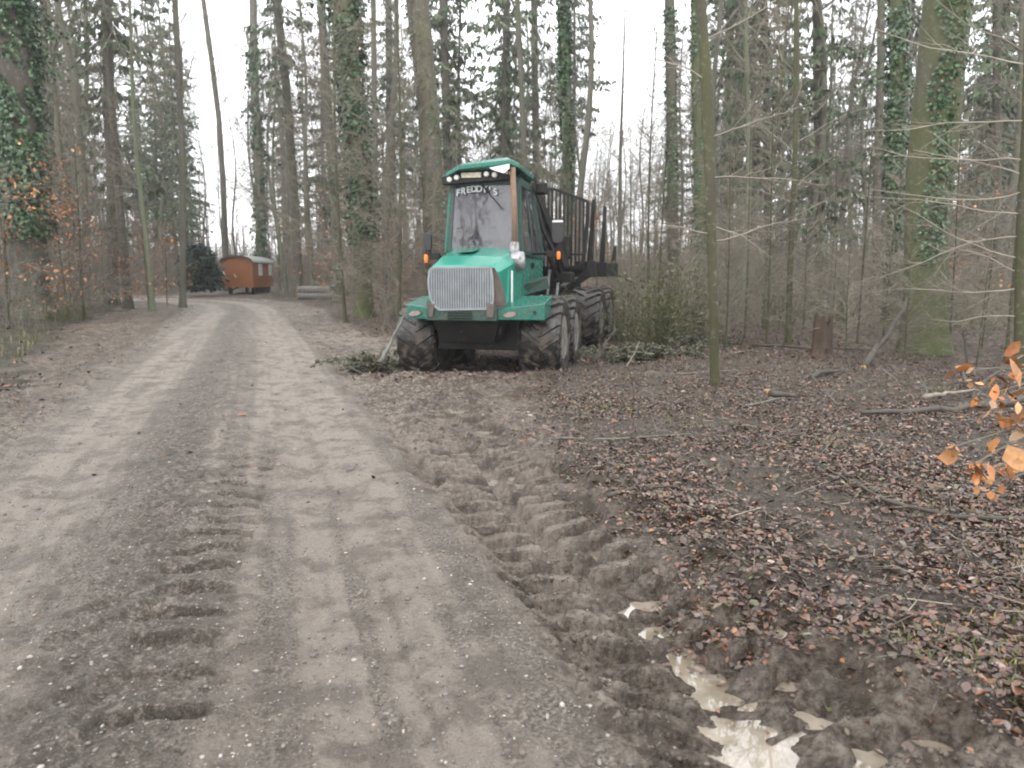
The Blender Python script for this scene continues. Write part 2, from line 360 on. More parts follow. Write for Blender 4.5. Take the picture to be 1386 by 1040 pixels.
# murky water lying in the ruts: one sheet per puddle, the ground cuts its outline
def puddle_mat():
    m, nt, b = newmat('puddle_water')
    n = noise(nt, 3, 4); c = ramp(nt, n, [(.42, (.17, .138, .102)), (.58, (.29, .25, .20))]); nt.links.new(c, b.inputs['Base Color'])
    b.inputs['Roughness'].default_value = .04; b.inputs['IOR'].default_value = 1.33
    b.inputs['Coat Weight'].default_value = 1; b.inputs['Coat IOR'].default_value = 1.8; b.inputs['Coat Roughness'].default_value = .01
    return m
PM = puddle_mat()
def puddle(px, py, R_, fill):
    """water up to a level in the hollow round (px, py): flood-filled so its edge always lies under the mud"""
    N = 61; g = np.linspace(-1, 1, N); GX, GY = np.meshgrid(g, g); X = px + GX * R_ - GY * R_ * .35; Y = py + GY * R_ * 1.15; Z = ground(X.ravel(), Y.ravel()).reshape(N, N)
    c0 = N // 2; w_ = 14; sub = Z[c0 - w_:c0 + w_, c0 - w_:c0 + w_]; k = np.unravel_index(np.argmin(sub), sub.shape); s0 = (c0 - w_ + k[0], c0 - w_ + k[1]); lev = Z[s0] + fill; seen = np.zeros((N, N), bool); st = [s0]
    while st:
        r_, q_ = st.pop()
        if seen[r_, q_] or Z[r_, q_] > lev: continue
        if r_ < 2 or q_ < 2 or r_ > N - 3 or q_ > N - 3:
            fill *= .8; lev = Z[s0] + fill; seen[:] = False; st = [s0]
            if fill < .004: return
            continue
        seen[r_, q_] = True; st += [(r_ + 1, q_), (r_ - 1, q_), (r_, q_ + 1), (r_, q_ - 1)]
    grow_ = seen.copy()
    for dr in (-1, 0, 1):
        for dq in (-1, 0, 1): grow_ |= np.roll(np.roll(seen, dr, 0), dq, 1)
    F = [(r_ * N + q_, r_ * N + q_ + 1, (r_ + 1) * N + q_ + 1, (r_ + 1) * N + q_) for r_ in range(N - 1) for q_ in range(N - 1) if grow_[r_, q_] and grow_[r_, q_ + 1] and grow_[r_ + 1, q_] and grow_[r_ + 1, q_ + 1]]
    if not F: return
    V = np.stack([X.ravel(), Y.ravel(), np.full(N * N, lev)], -1); use = sorted({i_ for f in F for i_ in f}); mp = {v: n_ for n_, v in enumerate(use)}
    o = mesh_from('water', V[use], [tuple(mp[i_] for i_ in f) for f in F], PM); tag(o, 'murky rain water standing in a tyre rut', kind='structure')
for (px, py, sx, sy, dp) in PUD: puddle(px, py, max(sx, sy) * 2.6, dp * .68)

# ------------------------------------------------------------------ loose ground cover (nobody could count it)
rng = np.random.default_rng(7)
def leaf_cards(P, size, col, name, mt, curl=.35, flat=.5, kind='stuff', aspect=.62):
    """P (n,3): one small bent leaf per point, two quads folded on the midrib"""
    n = len(P); yaw = rng.uniform(0, 2 * np.pi, n); pit = rng.normal(0, flat, n); rol = rng.normal(0, flat, n)
    s = size * np.clip(rng.lognormal(-.12, .38, n), .35, 2.2)
    base = np.array([(0, -1, 0), (-aspect, -.2, curl), (0, -.05, 0), (aspect, -.2, curl), (-aspect * .6, .6, curl * .7), (0, 1, .12), (aspect * .6, .6, curl * .7)])
    V = base[None] * s[:, None, None] * .5
    c, q = np.cos(rol), np.sin(rol); x = V[..., 0] * c[:, None] + V[..., 2] * q[:, None]; z = -V[..., 0] * q[:, None] + V[..., 2] * c[:, None]; y = V[..., 1]
    c, q = np.cos(pit), np.sin(pit); y, z = y * c[:, None] - z * q[:, None], y * q[:, None] + z * c[:, None]
    c, q = np.cos(yaw), np.sin(yaw); x, y = x * c[:, None] - y * q[:, None], x * q[:, None] + y * c[:, None]
    V = np.stack([x, y, z], -1) + P[:, None, :]
    f = np.array([(0, 2, 4, 1), (0, 3, 6, 2), (2, 6, 5, 4)])
    f = np.array([(0, 2, 4, 1), (0, 3, 6, 2), (2, 6, 5, 4)])
    F = (f[None] + (np.arange(n) * 7)[:, None, None]).reshape(-1, 4)
    C = np.repeat(np.concatenate([col, np.ones((n, 1))], 1)[:, None], 7, 1).reshape(-1, 4)
    return mesh_from(name, V.reshape(-1, 3), F, mt, cols={'tint': C})
def tint_mat(name, rough=.5, trans=0.0, spec=.5):
    m, nt, b = newmat(name); a = nt.nodes.new('ShaderNodeVertexColor'); a.layer_name = 'tint'
    n = noise(nt, 40, 3); c = mixc(nt, .6, a.outputs[0], ramp(nt, n, [(.3, (.55, .55, .55)), (.7, (1.3, 1.3, 1.3))]), 'MULTIPLY')
    nt.links.new(c, b.inputs['Base Color']); b.inputs['Roughness'].default_value = rough; b.inputs['Specular IOR Level'].default_value = spec
    return m
LEAFM = tint_mat('fallen_leaf', .33, spec=.6)
def pick(pal, n, grey=0):
    pal = np.array(pal); i = rng.integers(0, len(pal), n); q = pal[i]; g_ = rng.uniform(0, max(grey, 1e-6), (n, 1)); return np.clip((q * (1 - g_) + np.array([[.125, .105, .094]]) * g_) * rng.uniform(.45, 1.5, (n, 1)), 0, 1)
PAL = [(.06, .034, .024), (.045, .028, .021), (.085, .045, .030), (.11, .062, .042), (.13, .060, .030), (.17, .075, .038), (.095, .045, .032), (.14, .085, .060), (.20, .12, .09), (.075, .04, .028), (.22, .085, .03), (.12, .055, .045), (.13, .10, .05), (.085, .085, .035), (.24, .18, .15), (.07, .045, .035)]
def scatter_leaves():
    n = 400000; y = np.exp(rng.uniform(math.log(1.7), math.log(26), n)); x = rng.uniform(-.2, 1.0, n) * (1.0 + .95 * y)
    b = x - Bx(y) + 1.1 * fbm(x * 1.3, y * 1.3, 92, 3)
    mach = (np.abs(x - (-.4 + (y - 11) * .27)) < 1.2) & (y > 11.6)
    p = np.clip((b + .15) / .8, .02, 1) * np.clip(3.2 * (.65 * vn(x * 1.1, y * 1.1, 93) + .35 * vn(x * 4, y * 4, 94)) - .62, .14, 1) * np.where(y > 11.5, .8, 1) * np.where(y < 6.0, .75 + .25 * sstep(2.5, 6, y), 1)
    k = (rng.uniform(0, 1, n) < p * .62) & (b > -.4) & ~mach; x = x[k]; y = y[k]
    z = ground(x, y) + rng.uniform(.002, .028, len(x))
    leaf_cards(np.stack([x, y, z], -1), .031, pick(PAL, len(x), .18), 'leaf_litter', LEAFM, flat=.32)
    tag(bpy.data.objects['leaf_litter'], 'brown and russet fallen leaves over the wet forest floor', None, None, 'stuff')
    # sparse leaves on the left verge, right of the far road and before the machine
    n = 130000; y = np.exp(rng.uniform(math.log(5), math.log(60), n)); x = rng.uniform(-1.1, .45, n) * y
    t = road_t(x, y); ll = -4.0 - .17 * np.clip(y - 6, 0, 16)
    p = np.where(t < ll + .2, .10, 0) + np.where(t < -3.6, .06, 0) + np.where((t > .1) & (x - Bx(y) > -.2) & (y > 13), .6, .0) + np.where((y > 10.6) & (y < 13.4) & (x > -2.4) & (x < .4), .55, 0) + .004
    k = rng.uniform(0, 1, n) < p; x = x[k]; y = y[k]
    z = ground(x, y) + rng.uniform(.003, .02, len(x))
    o = leaf_cards(np.stack([x, y, z], -1), .05, pick(PAL, len(x), .18), 'leaf_litter_far', LEAFM); o.name = 'leaf_scatter'
    tag(o, 'thin scatter of fallen leaves along the left verge', None, None, 'stuff')
scatter_leaves()

def pebbles():
    n = 26000; y = np.exp(rng.uniform(math.log(1.5), math.log(14), n)); x = rng.uniform(-.9, .9, n) * (1 + .8 * y)
    t = road_t(x, y); k = (t < .02) & (t > -4.4) & (rng.uniform(0, 1, n) < .3 + .7 * vn(x * 1.2, y * 1.2, 97)); x = x[k]; y = y[k]; n = len(x)
    ico = bmesh.new(); bmesh.ops.create_icosphere(ico, subdivisions=1, radius=1); V0 = np.array([v.co for v in ico.verts]); F0 = np.array([[v.index for v in f.verts] for f in ico.faces]); ico.free()
    s = np.minimum(rng.lognormal(-5.35, .5, n), .014); sc3 = rng.uniform(.55, 1.3, (n, 3)) * s[:, None]; sc3[:, 2] *= .6
    V = V0[None] * sc3[:, None, :] * rng.uniform(.85, 1.15, (n, len(V0), 1)); z = ground(x, y)
    V = V + np.stack([x, y, z + s * .2], -1)[:, None]
    F = (F0[None] + (np.arange(n) * len(V0))[:, None, None]).reshape(-1, 3)
    col = pick([(.26, .24, .215), (.22, .20, .18), (.33, .30, .27), (.16, .15, .14), (.24, .19, .15), (.12, .11, .10), (.20, .18, .16), (.15, .13, .115)], n) * .9
    C = np.repeat(np.concatenate([col, np.ones((n, 1))], 1)[:, None], len(V0), 1).reshape(-1, 4)
    o = mesh_from('gravel', V.reshape(-1, 3), F, tint_mat('gravel_stone', .6), cols={'tint': C}, smooth=True)
    tag(o, 'small pale stones pressed into the track', None, None, 'stuff')
pebbles()
def crumbs():
    n = 60000; y = np.exp(rng.uniform(math.log(1.7), math.log(13), n)); x = rng.uniform(-.75, .7, n) * (1 + .9 * y)
    t = road_t(x, y); b = x - Bx(y); p = np.where((t > .05) & (b < .5), .75, 0) + np.where((b > .1) & (b < 1.1), .35, 0) + np.where((t < -3.5) & (t > -6), .3, 0)
    k = (rng.uniform(0, 1, n) < p * np.clip(2.4 * vn(x * 3, y * 3, 197) - .6, .1, 1)) & (wetness(x, y) < .45); x = x[k]; y = y[k]; n = len(x)
    ico = bmesh.new(); bmesh.ops.create_icosphere(ico, subdivisions=1, radius=1); V0 = np.array([v.co for v in ico.verts]); F0 = np.array([[v.index for v in f.verts] for f in ico.faces]); ico.free()
    s = np.minimum(rng.lognormal(-5.3, .5, n), .013); sc3 = rng.uniform(.5, 1.4, (n, 3)) * s[:, None]
    V = V0[None] * sc3[:, None, :] * rng.uniform(.7, 1.3, (n, len(V0), 1)); z = ground(x, y); V = V + np.stack([x, y, z + s * .15], -1)[:, None]
    F = (F0[None] + (np.arange(n) * len(V0))[:, None, None]).reshape(-1, 3); col = pick([(.075, .06, .048), (.11, .09, .073), (.055, .043, .034), (.14, .117, .096)], n)
    C = np.repeat(np.concatenate([col, np.ones((n, 1))], 1)[:, None], len(V0), 1).reshape(-1, 4)
    o = mesh_from('mud_crumbs', V.reshape(-1, 3), F, tint_mat('mud_crumb', .45), cols={'tint': C}, smooth=True); tag(o, 'crumbs and small clods of wet mud thrown up by the tyres', None, None, 'stuff')
crumbs()
def blades(name, x, y, h, pal, mt, label, wd=.006, lean=.5):
    n = len(x); z = ground(x, y); yaw = rng.uniform(0, 2 * np.pi, n); L = h * rng.uniform(.4, 1.3, n); ln = rng.uniform(.1, lean, n) * L
    dx, dy = np.cos(yaw), np.sin(yaw); P = np.stack([x, y, z], -1); s = np.stack([-dy, dx, 0 * dx], -1) * wd
    mid = P + np.stack([dx * ln * .35, dy * ln * .35, L * .6], -1); top = P + np.stack([dx * ln, dy * ln, L], -1)
    V = np.stack([P - s, P + s, mid + s * .7, mid - s * .7, top + s * .1, top - s * .1], 1)
    F = (np.array([(0, 1, 2, 3), (3, 2, 4, 5)])[None] + (np.arange(n) * 6)[:, None, None]).reshape(-1, 4)
    col = pick(pal, n); C = np.repeat(np.concatenate([col, np.ones((n, 1))], 1)[:, None], 6, 1).reshape(-1, 4)
    o = mesh_from(name, V.reshape(-1, 3), F, mt, cols={'tint': C}); return tag(o, label, None, None, 'stuff')
GM = tint_mat('grass_blade', .5)
def grass():
    n = 90000; y = np.exp(rng.uniform(math.log(5), math.log(45), n)); x = -rng.uniform(.25, 1.1, n) * y - 1
    t = road_t(x, y); ll = -4.0 - .17 * np.clip(y - 6, 0, 16)
    k = (t < ll - .3) & (rng.uniform(0, 1, n) < np.clip(vn(x * .8, y * .8, 98) * 1.8 - .7, 0, 1)); x = x[k]; y = y[k]
    blades('grass', x, y, .11, [(.10, .13, .04), (.14, .15, .05), (.08, .10, .035), (.22, .19, .10), (.13, .10, .06)], GM, 'short winter grass and moss on the left verge')
    n = 26000; y = np.exp(rng.uniform(math.log(2), math.log(18), n)); x = rng.uniform(0, 1.0, n) * (.8 + .8 * y)
    k = (x - Bx(y) > .3) & (rng.uniform(0, 1, n) < np.clip(vn(x * 1.1, y * 1.1, 198) * 2.6 - 1.6, 0, 1)); x = x[k]; y = y[k]
    blades('ground_cover', x, y, .042, [(.12, .14, .04), (.20, .21, .05), (.09, .11, .04), (.25, .2, .1)], GM, 'thin tufts of grass and moss between the fallen leaves')
grass()

# ------------------------------------------------------------------ forwarder
def paint_mat(name, c, rough=.3, dirt=1.0):
    m, nt, b = newmat(name)
    n = noise(nt, 2.2, 6, .65); n2 = noise(nt, 26, 6, .7)
    col = ramp(nt, n, [(.3, c), (.7, tuple(x * .82 for x in c))])
    d = math_(nt, 'MULTIPLY', ramp(nt, n, [(.38, (.25, .25, .25)), (.58, (1, 1, 1))]), ramp(nt, n2, [(.46, (0, 0, 0)), (.62, (.75, .75, .75))]))
    d = math_(nt, 'MULTIPLY', d, dirt)
    col = mixc(nt, d, col, (.10, .085, .065)); nt.links.new(col, b.inputs['Base Color'])
    nt.links.new(mixc(nt, d, (rough,) * 3, (.75,) * 3), b.inputs['Roughness'])
    bp = nt.nodes.new('ShaderNodeBump'); bp.inputs['Distance'].default_value = .012; bp.inputs['Strength'].default_value = .22
    nt.links.new(noise(nt, 3.5, 3), bp.inputs['Height']); nt.links.new(bp.outputs[0], b.inputs['Normal'])
    return m
MGH = paint_mat('hood_paint_skylit', (.015, .245, .178), .12, .2)  # same green, lighter: sky glare on the hood put into the colour
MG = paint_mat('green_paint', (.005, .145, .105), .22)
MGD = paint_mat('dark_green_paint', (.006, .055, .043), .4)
MGREY = mat('grey_metal', (.42, .42, .43), (.28, .28, .29), 12, .38, .002, .6, dirt=((.10, .08, .06), 8, .52))
MGRILLE = mat('grille_metal', (.29, .315, .33), (.20, .22, .235), 6, .45, .001, .3, dirt=((.12, .10, .08), 7, .62))
MBLACK = mat('black_steel', (.006, .006, .007), (.013, .012, .011), 9, .5, .003, dirt=((.06, .05, .04), 6, .58), spec=.3)
MRUB = mat('tyre_rubber', (.014, .013, .013), (.030, .027, .025), 7, .28, .008, dirt=((.105, .086, .068), 6, .49))
MRIM = mat('rim_metal', (.34, .33, .31), (.2, .18, .16), 9, .5, .002, .3, dirt=((.10, .08, .062), 6, .46))
MRUST = mat('rusty_pipe', (.23, .145, .095), (.16, .10, .07), 14, .75, .002)
MDIRT = mat('worn_bracket', (.075, .062, .055), (.13, .10, .085), 12, .8, .006)
MSEAT = mat('seat_cloth', (.05, .05, .055), (.09, .09, .1), 20, .85)
MINT = mat('cab_trim', (.035, .035, .04), (.07, .07, .08), 9, .7)
MWHITE = mat('white_plate', (.78, .8, .8), (.66, .68, .68), 8, .5)
MORANGE = mat('orange_lens', (.95, .25, .02), (.85, .18, .02), 8, .2)
MLAMP = mat('lamp_glass', (.72, .68, .64), (.55, .52, .5), 20, .12)
MLAMPD = mat('muddy_lamp', (.34, .27, .25), (.16, .13, .12), 26, .3)
MPLATE = mat('yellow_plate', (.42, .34, .16), (.62, .62, .6), 22, .5)
MMIRR = mat('mirror_shell', (.012, .012, .014), (.02, .02, .022), 8, .35)
def glass_mat():
    m, nt, b = newmat('cab_glass'); nt.nodes.remove(b); out = nt.nodes['Material Output']
    tr = nt.nodes.new('ShaderNodeBsdfTransparent'); tr.inputs[0].default_value = (.60, .63, .66, 1)
    gl = nt.nodes.new('ShaderNodeBsdfGlossy'); gl.inputs['Roughness'].default_value = .03
    di = nt.nodes.new('ShaderNodeBsdfDiffuse'); di.inputs[0].default_value = (.20, .19, .22, 1)
    fr = nt.nodes.new('ShaderNodeFresnel'); fr.inputs[0].default_value = 1.5
    bp = nt.nodes.new('ShaderNodeBump'); bp.inputs['Distance'].default_value = .004; nt.links.new(noise(nt, 2.5, 2), bp.inputs['Height'])
    nt.links.new(bp.outputs[0], gl.inputs['Normal']); nt.links.new(bp.outputs[0], fr.inputs['Normal'])
    m1 = nt.nodes.new('ShaderNodeMixShader'); m2 = nt.nodes.new('ShaderNodeMixShader')
    f = ramp(nt, noise(nt, 3, 6, .6, stretch=(1, 1, .35)), [(.36, (.05, .05, .05)), (.62, (.40, .40, .40))])
    nt.links.new(f, m1.inputs[0]); nt.links.new(tr.outputs[0], m1.inputs[1]); nt.links.new(di.outputs[0], m1.inputs[2])
    nt.links.new(math_(nt, 'ADD', math_(nt, 'MULTIPLY', fr.outputs[0], 1.3), .03, True), m2.inputs[0]); nt.links.new(m1.outputs[0], m2.inputs[1]); nt.links.new(gl.outputs[0], m2.inputs[2])
    nt.links.new(m2.outputs[0], out.inputs[0]); return m
MGLASS = glass_mat()

A1, A2 = math.radians(-12.5), math.radians(-2.6)
FW = empty('forwarder', (-.72, 11.12, -.03), A1, 'green forwarder parked on the mud with its grey grille and cab facing the track', 'forwarder')
REAR = empty('load_frame', (0, 3.3, 0), A2, parent=FW)     # rear half, bent at the joint

def make_tyre(parent, x, y, z, side, R=.665, W=.68, tilt=0.0):
    """agricultural tyre with V lugs, rim on its outer side; axle along x"""
    wroot = None
    prof = [(.34, -W * .42), (.40, -W * .47), (.52, -W * .5), (.59, -W * .485), (.622, -W * .40), (.632, -W * .2), (.634, 0), (.632, W * .2), (.622, W * .40), (.59, W * .485), (.52, W * .5), (.40, W * .47), (.34, W * .42)]
    t = MB(); t.lathe(prof, (0, 0, 0), (1, 0, 0), 56)
    ty = t.build('tyre', MRUB, None, smooth=True)
    n = 18; lg = MB()
    for sgn in (-1, 1):
        for k in range(n):
            a0 = 2 * math.pi * (k + (.5 if sgn > 0 else 0)) / n
            ring = []
            for j, f in enumerate((.02, .22, .44, .64, .80, .95, 1.02)):
                xx = sgn * W * .5 * f; aa = a0 + .36 * f ** 1.15
                rb = .622 if f < .9 else (.60 if f < 1 else .54); rt = rb + (.05 if f < .9 else .042 if f < 1 else .03)
                if j == 0: rt = rb + .03
                wd = .034 + .012 * f
                ring.append([(xx, (rb) * math.sin(aa - wd / .63), rb * math.cos(aa - wd / .63)), (xx, rt * math.sin(aa - wd * .72 / .66), rt * math.cos(aa - wd * .72 / .66)),
                             (xx, rt * math.sin(aa + wd * .72 / .66), rt * math.cos(aa + wd * .72 / .66)), (xx, (rb) * math.sin(aa + wd / .63), rb * math.cos(aa + wd / .63))])
            V = [p for r in ring for p in r]; F = []
            for j in range(len(ring) - 1):
                for q in range(3): F.append((j * 4 + q, j * 4 + q + 1, j * 4 + q + 5, j * 4 + q + 4))
            F += [(0, 1, 2, 3), (len(V) - 4, len(V) - 3, len(V) - 2, len(V) - 1)]
            lg.add(V, F)
    lo = lg.build('lug_pattern', MRUB, None)
    # join the lugs into the tyre mesh
    bm = bmesh.new(); bm.from_mesh(ty.data); bm.from_mesh(lo.data)
    for f in bm.faces: f.smooth = False
    bm.to_mesh(ty.data); bm.free(); bpy.data.objects.remove(lo)
    r = MB(); s = side
    r.lathe([(.345, s * W * .44), (.36, s * W * .45), (.345, s * W * .40), (.31, s * W * .30), (.29, s * W * .12), (.16, s * W * .10), (.15, s * W * .26), (.10, s * W * .30), (.0, s * W * .30)], (0, 0, 0), (1, 0, 0), 36)
    for k in range(8):
        a = 2 * math.pi * k / 8; r.lathe([(.016, 0), (.016, s * .03)], (s * W * .11, .22 * math.sin(a), .22 * math.cos(a)), (1, 0, 0), 6)
    rm = r.build('rim', MRIM, None)
    return ty, rm
T0, R0 = make_tyre(None, 0, 0, 0, 1)
def place_wheel(parent, x, y, z, side, rot, first=[True]):
    wh = empty('wheel', (x, y, z), 0, parent=parent)
    if first[0]: ty, rm = T0, R0; first[0] = False
    else: ty, rm = T0.copy(), R0.copy(); COL.objects.link(ty); COL.objects.link(rm)
    ty.parent = wh; rm.parent = wh
    ty.rotation_euler = (rot, 0, 0); rm.rotation_euler = (rot, 0, 0 if side > 0 else math.pi)
# parts of a part of the forwarder: wheel > tyre, rim
WZ = .52
for i, yy in enumerate((1.28, 2.78)):
    place_wheel(FW, -1.02, yy, WZ - .02, -1, .1 + i); place_wheel(FW, 1.02, yy, WZ + .03 * (i == 0), 1, .25 + i * .6)

# chassis and belly
c = MB(); c.prism([(-.55, .12, .86), (.52, .12, .86), (.40, .25, .52), (-.42, .25, .52)], (0, 2.9, 0)); c.box(-.66, .74, .75, 2.9, .36, .88)
c.tube([(-.75, 1.28, .62), (.75, 1.28, .62)], .15, 12); c.tube([(-.75, 2.78, .62), (.75, 2.78, .62)], .15, 12)
for s in (-1, 1): c.prism([(s * .62, 1.1, .45), (s * .62, 2.95, .45), (s * .62, 2.75, .85), (s * .62, 1.3, .85)], (s * .13, 0, 0))
c.tube([(.30, .35, .70), (.52, .35, .70)], .10, 14)
c.box(-.30, .30, 2.9, 3.6, .65, 1.05)
c.build('chassis', MBLACK, FW, .012)
# front cross member under the grille with louvre
c = MB(); c.prism([(-.60, .02, .87), (.50, .02, .87), (.50, .02, 1.06), (-.60, .02, 1.06)], (0, .16, 0)); fm = c.build('front_bumper', MGD, FW, .012)
c = MB()
for k in range(4): c.box(-.26 + 0, .12, -.004, .03, .90 + k * .04, .915 + k * .04)
c.build('louvre', MBLACK, fm)
for x0, x1 in ((-.55, -.49), (.36, .45)):
    c = MB(); c.prism([(x0, -.02, .92), (x1, -.02, .92), (x1 + .03, -.02, 1.12), (x0 - .02, -.02, 1.14)], (0, .05, 0)); c.build('bracket', MDIRT, fm, .01)
# wings over the wheels: each a folded green plate box with a pale sloping top
def wing(name, xi, xo, zt_i, zt_o):
    s = 1 if xo > xi else -1
    c = MB(); f0, f1 = .22, .62
    V = [(xi, .12, .88), (xo, .34, .87), (xo, 1.05, .93), (xi, 1.0, .90), (xi, .12, zt_i), (xo, .34, zt_o), (xo, 1.05, zt_o + .10), (xi, 1.0, zt_i + .17)]
    c.hexa(V); o = c.build(name, MG, FW, .018)
    h = MB(); a = Vector(V[0]).lerp(Vector(V[1]), .16 if s > 0 else .3); b2 = Vector(V[0]).lerp(Vector(V[1]), .42 if s > 0 else .86)
    n = Vector((-.5 * (1 if s > 0 else -1) * 0, -1, 0)); zc = (a + b2) / 2 + Vector((0, -.004, .085)); hw = (b2 - a) / 2
    P = []
    for k in range(14):
        t = 2 * math.pi * k / 14; P.append(tuple(zc + hw * math.cos(t) + Vector((0, 0, .040 * math.sin(t) + .012 * math.cos(t) * s))))
    h.prism(P, (0, -.022, 0)); hl = h.build('headlight', MLAMPD, o, .004)
    h = MB(); P2 = [tuple(Vector(p) + (Vector(p) - zc) * .16 + Vector((0, .006, 0))) for p in P]; h.prism(P2, (0, -.018, 0)); h.build('lamp_frame', MDIRT, o)
    return o
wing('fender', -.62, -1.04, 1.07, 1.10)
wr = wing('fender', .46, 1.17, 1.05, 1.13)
c = MB(); c.prism([(1.0, .262, 1.02), (1.05, .277, 1.01), (1.04, .274, .95)], (0, -.012, 0)); c.build('latch', MBLACK, wr)

# hood: tapered box, front edge low, back edge at the windscreen
def loft(secs):
    c = MB(); n = len(secs[0]); V = [p for s in secs for p in s]; F = []
    for i in range(len(secs) - 1):
        for j in range(n): F.append((i * n + j, i * n + (j + 1) % n, (i + 1) * n + (j + 1) % n, (i + 1) * n + j))
    F += [tuple(range(n)), tuple(range((len(secs) - 1) * n, len(secs) * n))]
    return c.add(V, F)
def hsec(y, xl, xr, z0, zt, ch):
    m = (xl + xr) / 2
    return [(xl, y, z0), (xr, y, z0), (xr + .02, y, zt - ch * 1.3), (xr - ch, y, zt - .01), (m, y, zt + .012), (xl + ch, y, zt), (xl - .01, y, zt - ch * 1.2)]
hd = loft([hsec(.09, -.585, .47, 1.02, 1.645, .03), hsec(.16, -.60, .50, 1.0, 1.695, .07), hsec(.6, -.62, .58, .98, 1.84, .10), hsec(1.32, -.62, .60, .95, 1.985, .10)])
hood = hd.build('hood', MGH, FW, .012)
c = MB(); c.box(.60, .625, .55, .575, 1.05, 1.62); c.build('edge_strip', MWHITE, hood)
c = MB(); c.prism([(-.33, .7, 1.90), (-.05, .7, 1.91), (-.05, 1.15, 1.975), (-.33, 1.15, 1.965)], (0, 0, .018)); c.build('hatch', MG, hood, .006)
# worn dark side cheek of the grille, jagged where the paint is gone
c = MB(); c.prism([(.40, .05, 1.66), (.46, .05, 1.66), (.55, .09, 1.45), (.60, .10, 1.26), (.62, .12, 1.10), (.40, .05, 1.03), (.18, .05, 1.03), (.26, .05, 1.09), (.36, .05, 1.10), (.41, .05, 1.2), (.38, .05, 1.31), (.42, .05, 1.42), (.37, .05, 1.5), (.38, .05, 1.6)], (0, .03, 0))
c.build('grille_surround', MDIRT, FW)
c = MB(); c.prism([(-.60, .05, 1.18), (-.56, .05, 1.14), (-.5, .05, 1.10), (-.44, .05, 1.12), (-.42, .05, 1.05), (-.58, .05, 1.02), (-.61, .05, 1.08)], (0, .03, 0)); c.build('grille_surround', MDIRT, FW)

# grille: guard plate outline with punched rows of slots, dark behind
gout = [(-.505, 0, 1.66), (.385, 0, 1.665), (.41, 0, 1.5), (.42, 0, 1.25), (.415, 0, 1.15), (.34, 0, 1.055), (-.42, 0, 1.035), (-.50, 0, 1.10), (-.56, 0, 1.22), (-.585, 0, 1.45), (-.56, 0, 1.63)]
c = MB(); c.prism(gout, (0, .03, 0)); gp = c.build('grille_backing', mat('grille_shadow', (.03, .033, .036), (.05, .053, .056), 12, .7), None)
gp.location = (0, .035, 0)
def inside(x, z):
    r = False; n = len(gout)
    for i in range(n):
        (x1, _, z1), (x2, _, z2) = gout[i], gout[(i + 1) % n]
        if (z1 > z) != (z2 > z) and x < (x2 - x1) * (z - z1) / (z2 - z1) + x1: r = not r
    return r
c = MB()
def clipbar(fix, vertical):
    """run of a bar inside the outline"""
    ts = [a / 200 for a in range(-130, 360)]
    ins = [t for t in ts if (inside(fix, t) if vertical else inside(t, fix))]
    return (min(ins), max(ins)) if ins else None
nb = 27
for k in range(nb):
    x = -.57 + k * (.99 / (nb - 1)); r = clipbar(x, True)
    if r: c.box(x - .0095, x + .0095, -.004, .016, r[0], r[1])
for k in range(24):
    z = 1.05 + k * .0262; r = clipbar(z, False)
    if r: c.box(r[0], r[1], .002, .018, z - .0045, z + .0045)
for i in range(len(gout)): c.bar(tuple(Vector(gout[i]) + Vector((0, .006, 0))), tuple(Vector(gout[(i + 1) % len(gout)]) + Vector((0, .006, 0))), .03, .028, (0, 1, 0))
gr_ = c.build('grille', MGRILLE, FW); gr_.location = (.03, 0, 0); gp.parent = gr_; gp.name = 'radiator_screen'

def text_mesh(txt, size, m, parent, loc, rot, name='lettering', ext=.003, shear=0):
    cu = bpy.data.curves.new(name, 'FONT'); cu.body = txt; cu.size = size; cu.extrude = ext; cu.align_x = 'CENTER'; cu.shear = shear; cu.space_character = 1.05; cu.offset = .004
    o = bpy.data.objects.new(name, cu); COL.objects.link(o); dg = bpy.context.evaluated_depsgraph_get()
    me = bpy.data.meshes.new_from_object(o.evaluated_get(dg)); COL.objects.unlink(o); bpy.data.objects.remove(o)
    o = bpy.data.objects.new(name, me); COL.objects.link(o); me.materials.clear(); me.materials.append(m); o.parent = parent; o.location = loc; o.rotation_euler = rot; return o

# cab ------------------------------------------------------------
xl0, xr0, xl1, xr1 = -.635, .60, -.57, .53      # front: base and top x
zb, zt = 1.93, 3.08; yf0, yf1, yr0, yr1 = 1.34, 1.40, 2.72, 2.66
xrb, xrt = .70, .50; xlb, xlt = -.74, -.66      # rear
base = {'fl': (xl0, yf0, zb), 'fr': (xr0, yf0, zb), 'rr': (xrb, yr0, 1.86), 'rl': (xlb, yr0, 1.86)}
top = {'fl': (xl1, yf1, zt), 'fr': (xr1, yf1, zt), 'rr': (xrt, yr1, zt), 'rl': (xlt, yr1, zt)}
CAB = empty('cab', (0, 0, 0), 0, parent=FW)
c = MB()
for k in ('fl', 'fr', 'rr', 'rl'): c.bar(base[k], top[k], .075, .075, (0, 1, 0))
mb_, mt_ = (.65, 2.06, 1.9), (.51, 2.06, 3.08); c.bar(mb_, mt_, .05, .05, (0, 1, 0))
for a, b_ in (('fl', 'fr'), ('fr', 'rr'), ('rr', 'rl'), ('rl', 'fl')):
    c.bar(base[a], base[b_], .07, .09); c.bar(tuple(Vector(top[a]) - Vector((0, 0, .02))), tuple(Vector(top[b_]) - Vector((0, 0, .02))), .07, .12)
c.build('cab_frame', MGD, CAB, .008)
def pane(name, q, th=.012):
    c = MB(); n = (Vector(q[1]) - Vector(q[0])).cross(Vector(q[3]) - Vector(q[0])).normalized() * th; c.prism([tuple(p) for p in q], tuple(n)); return c.build(name, MGLASS, CAB)
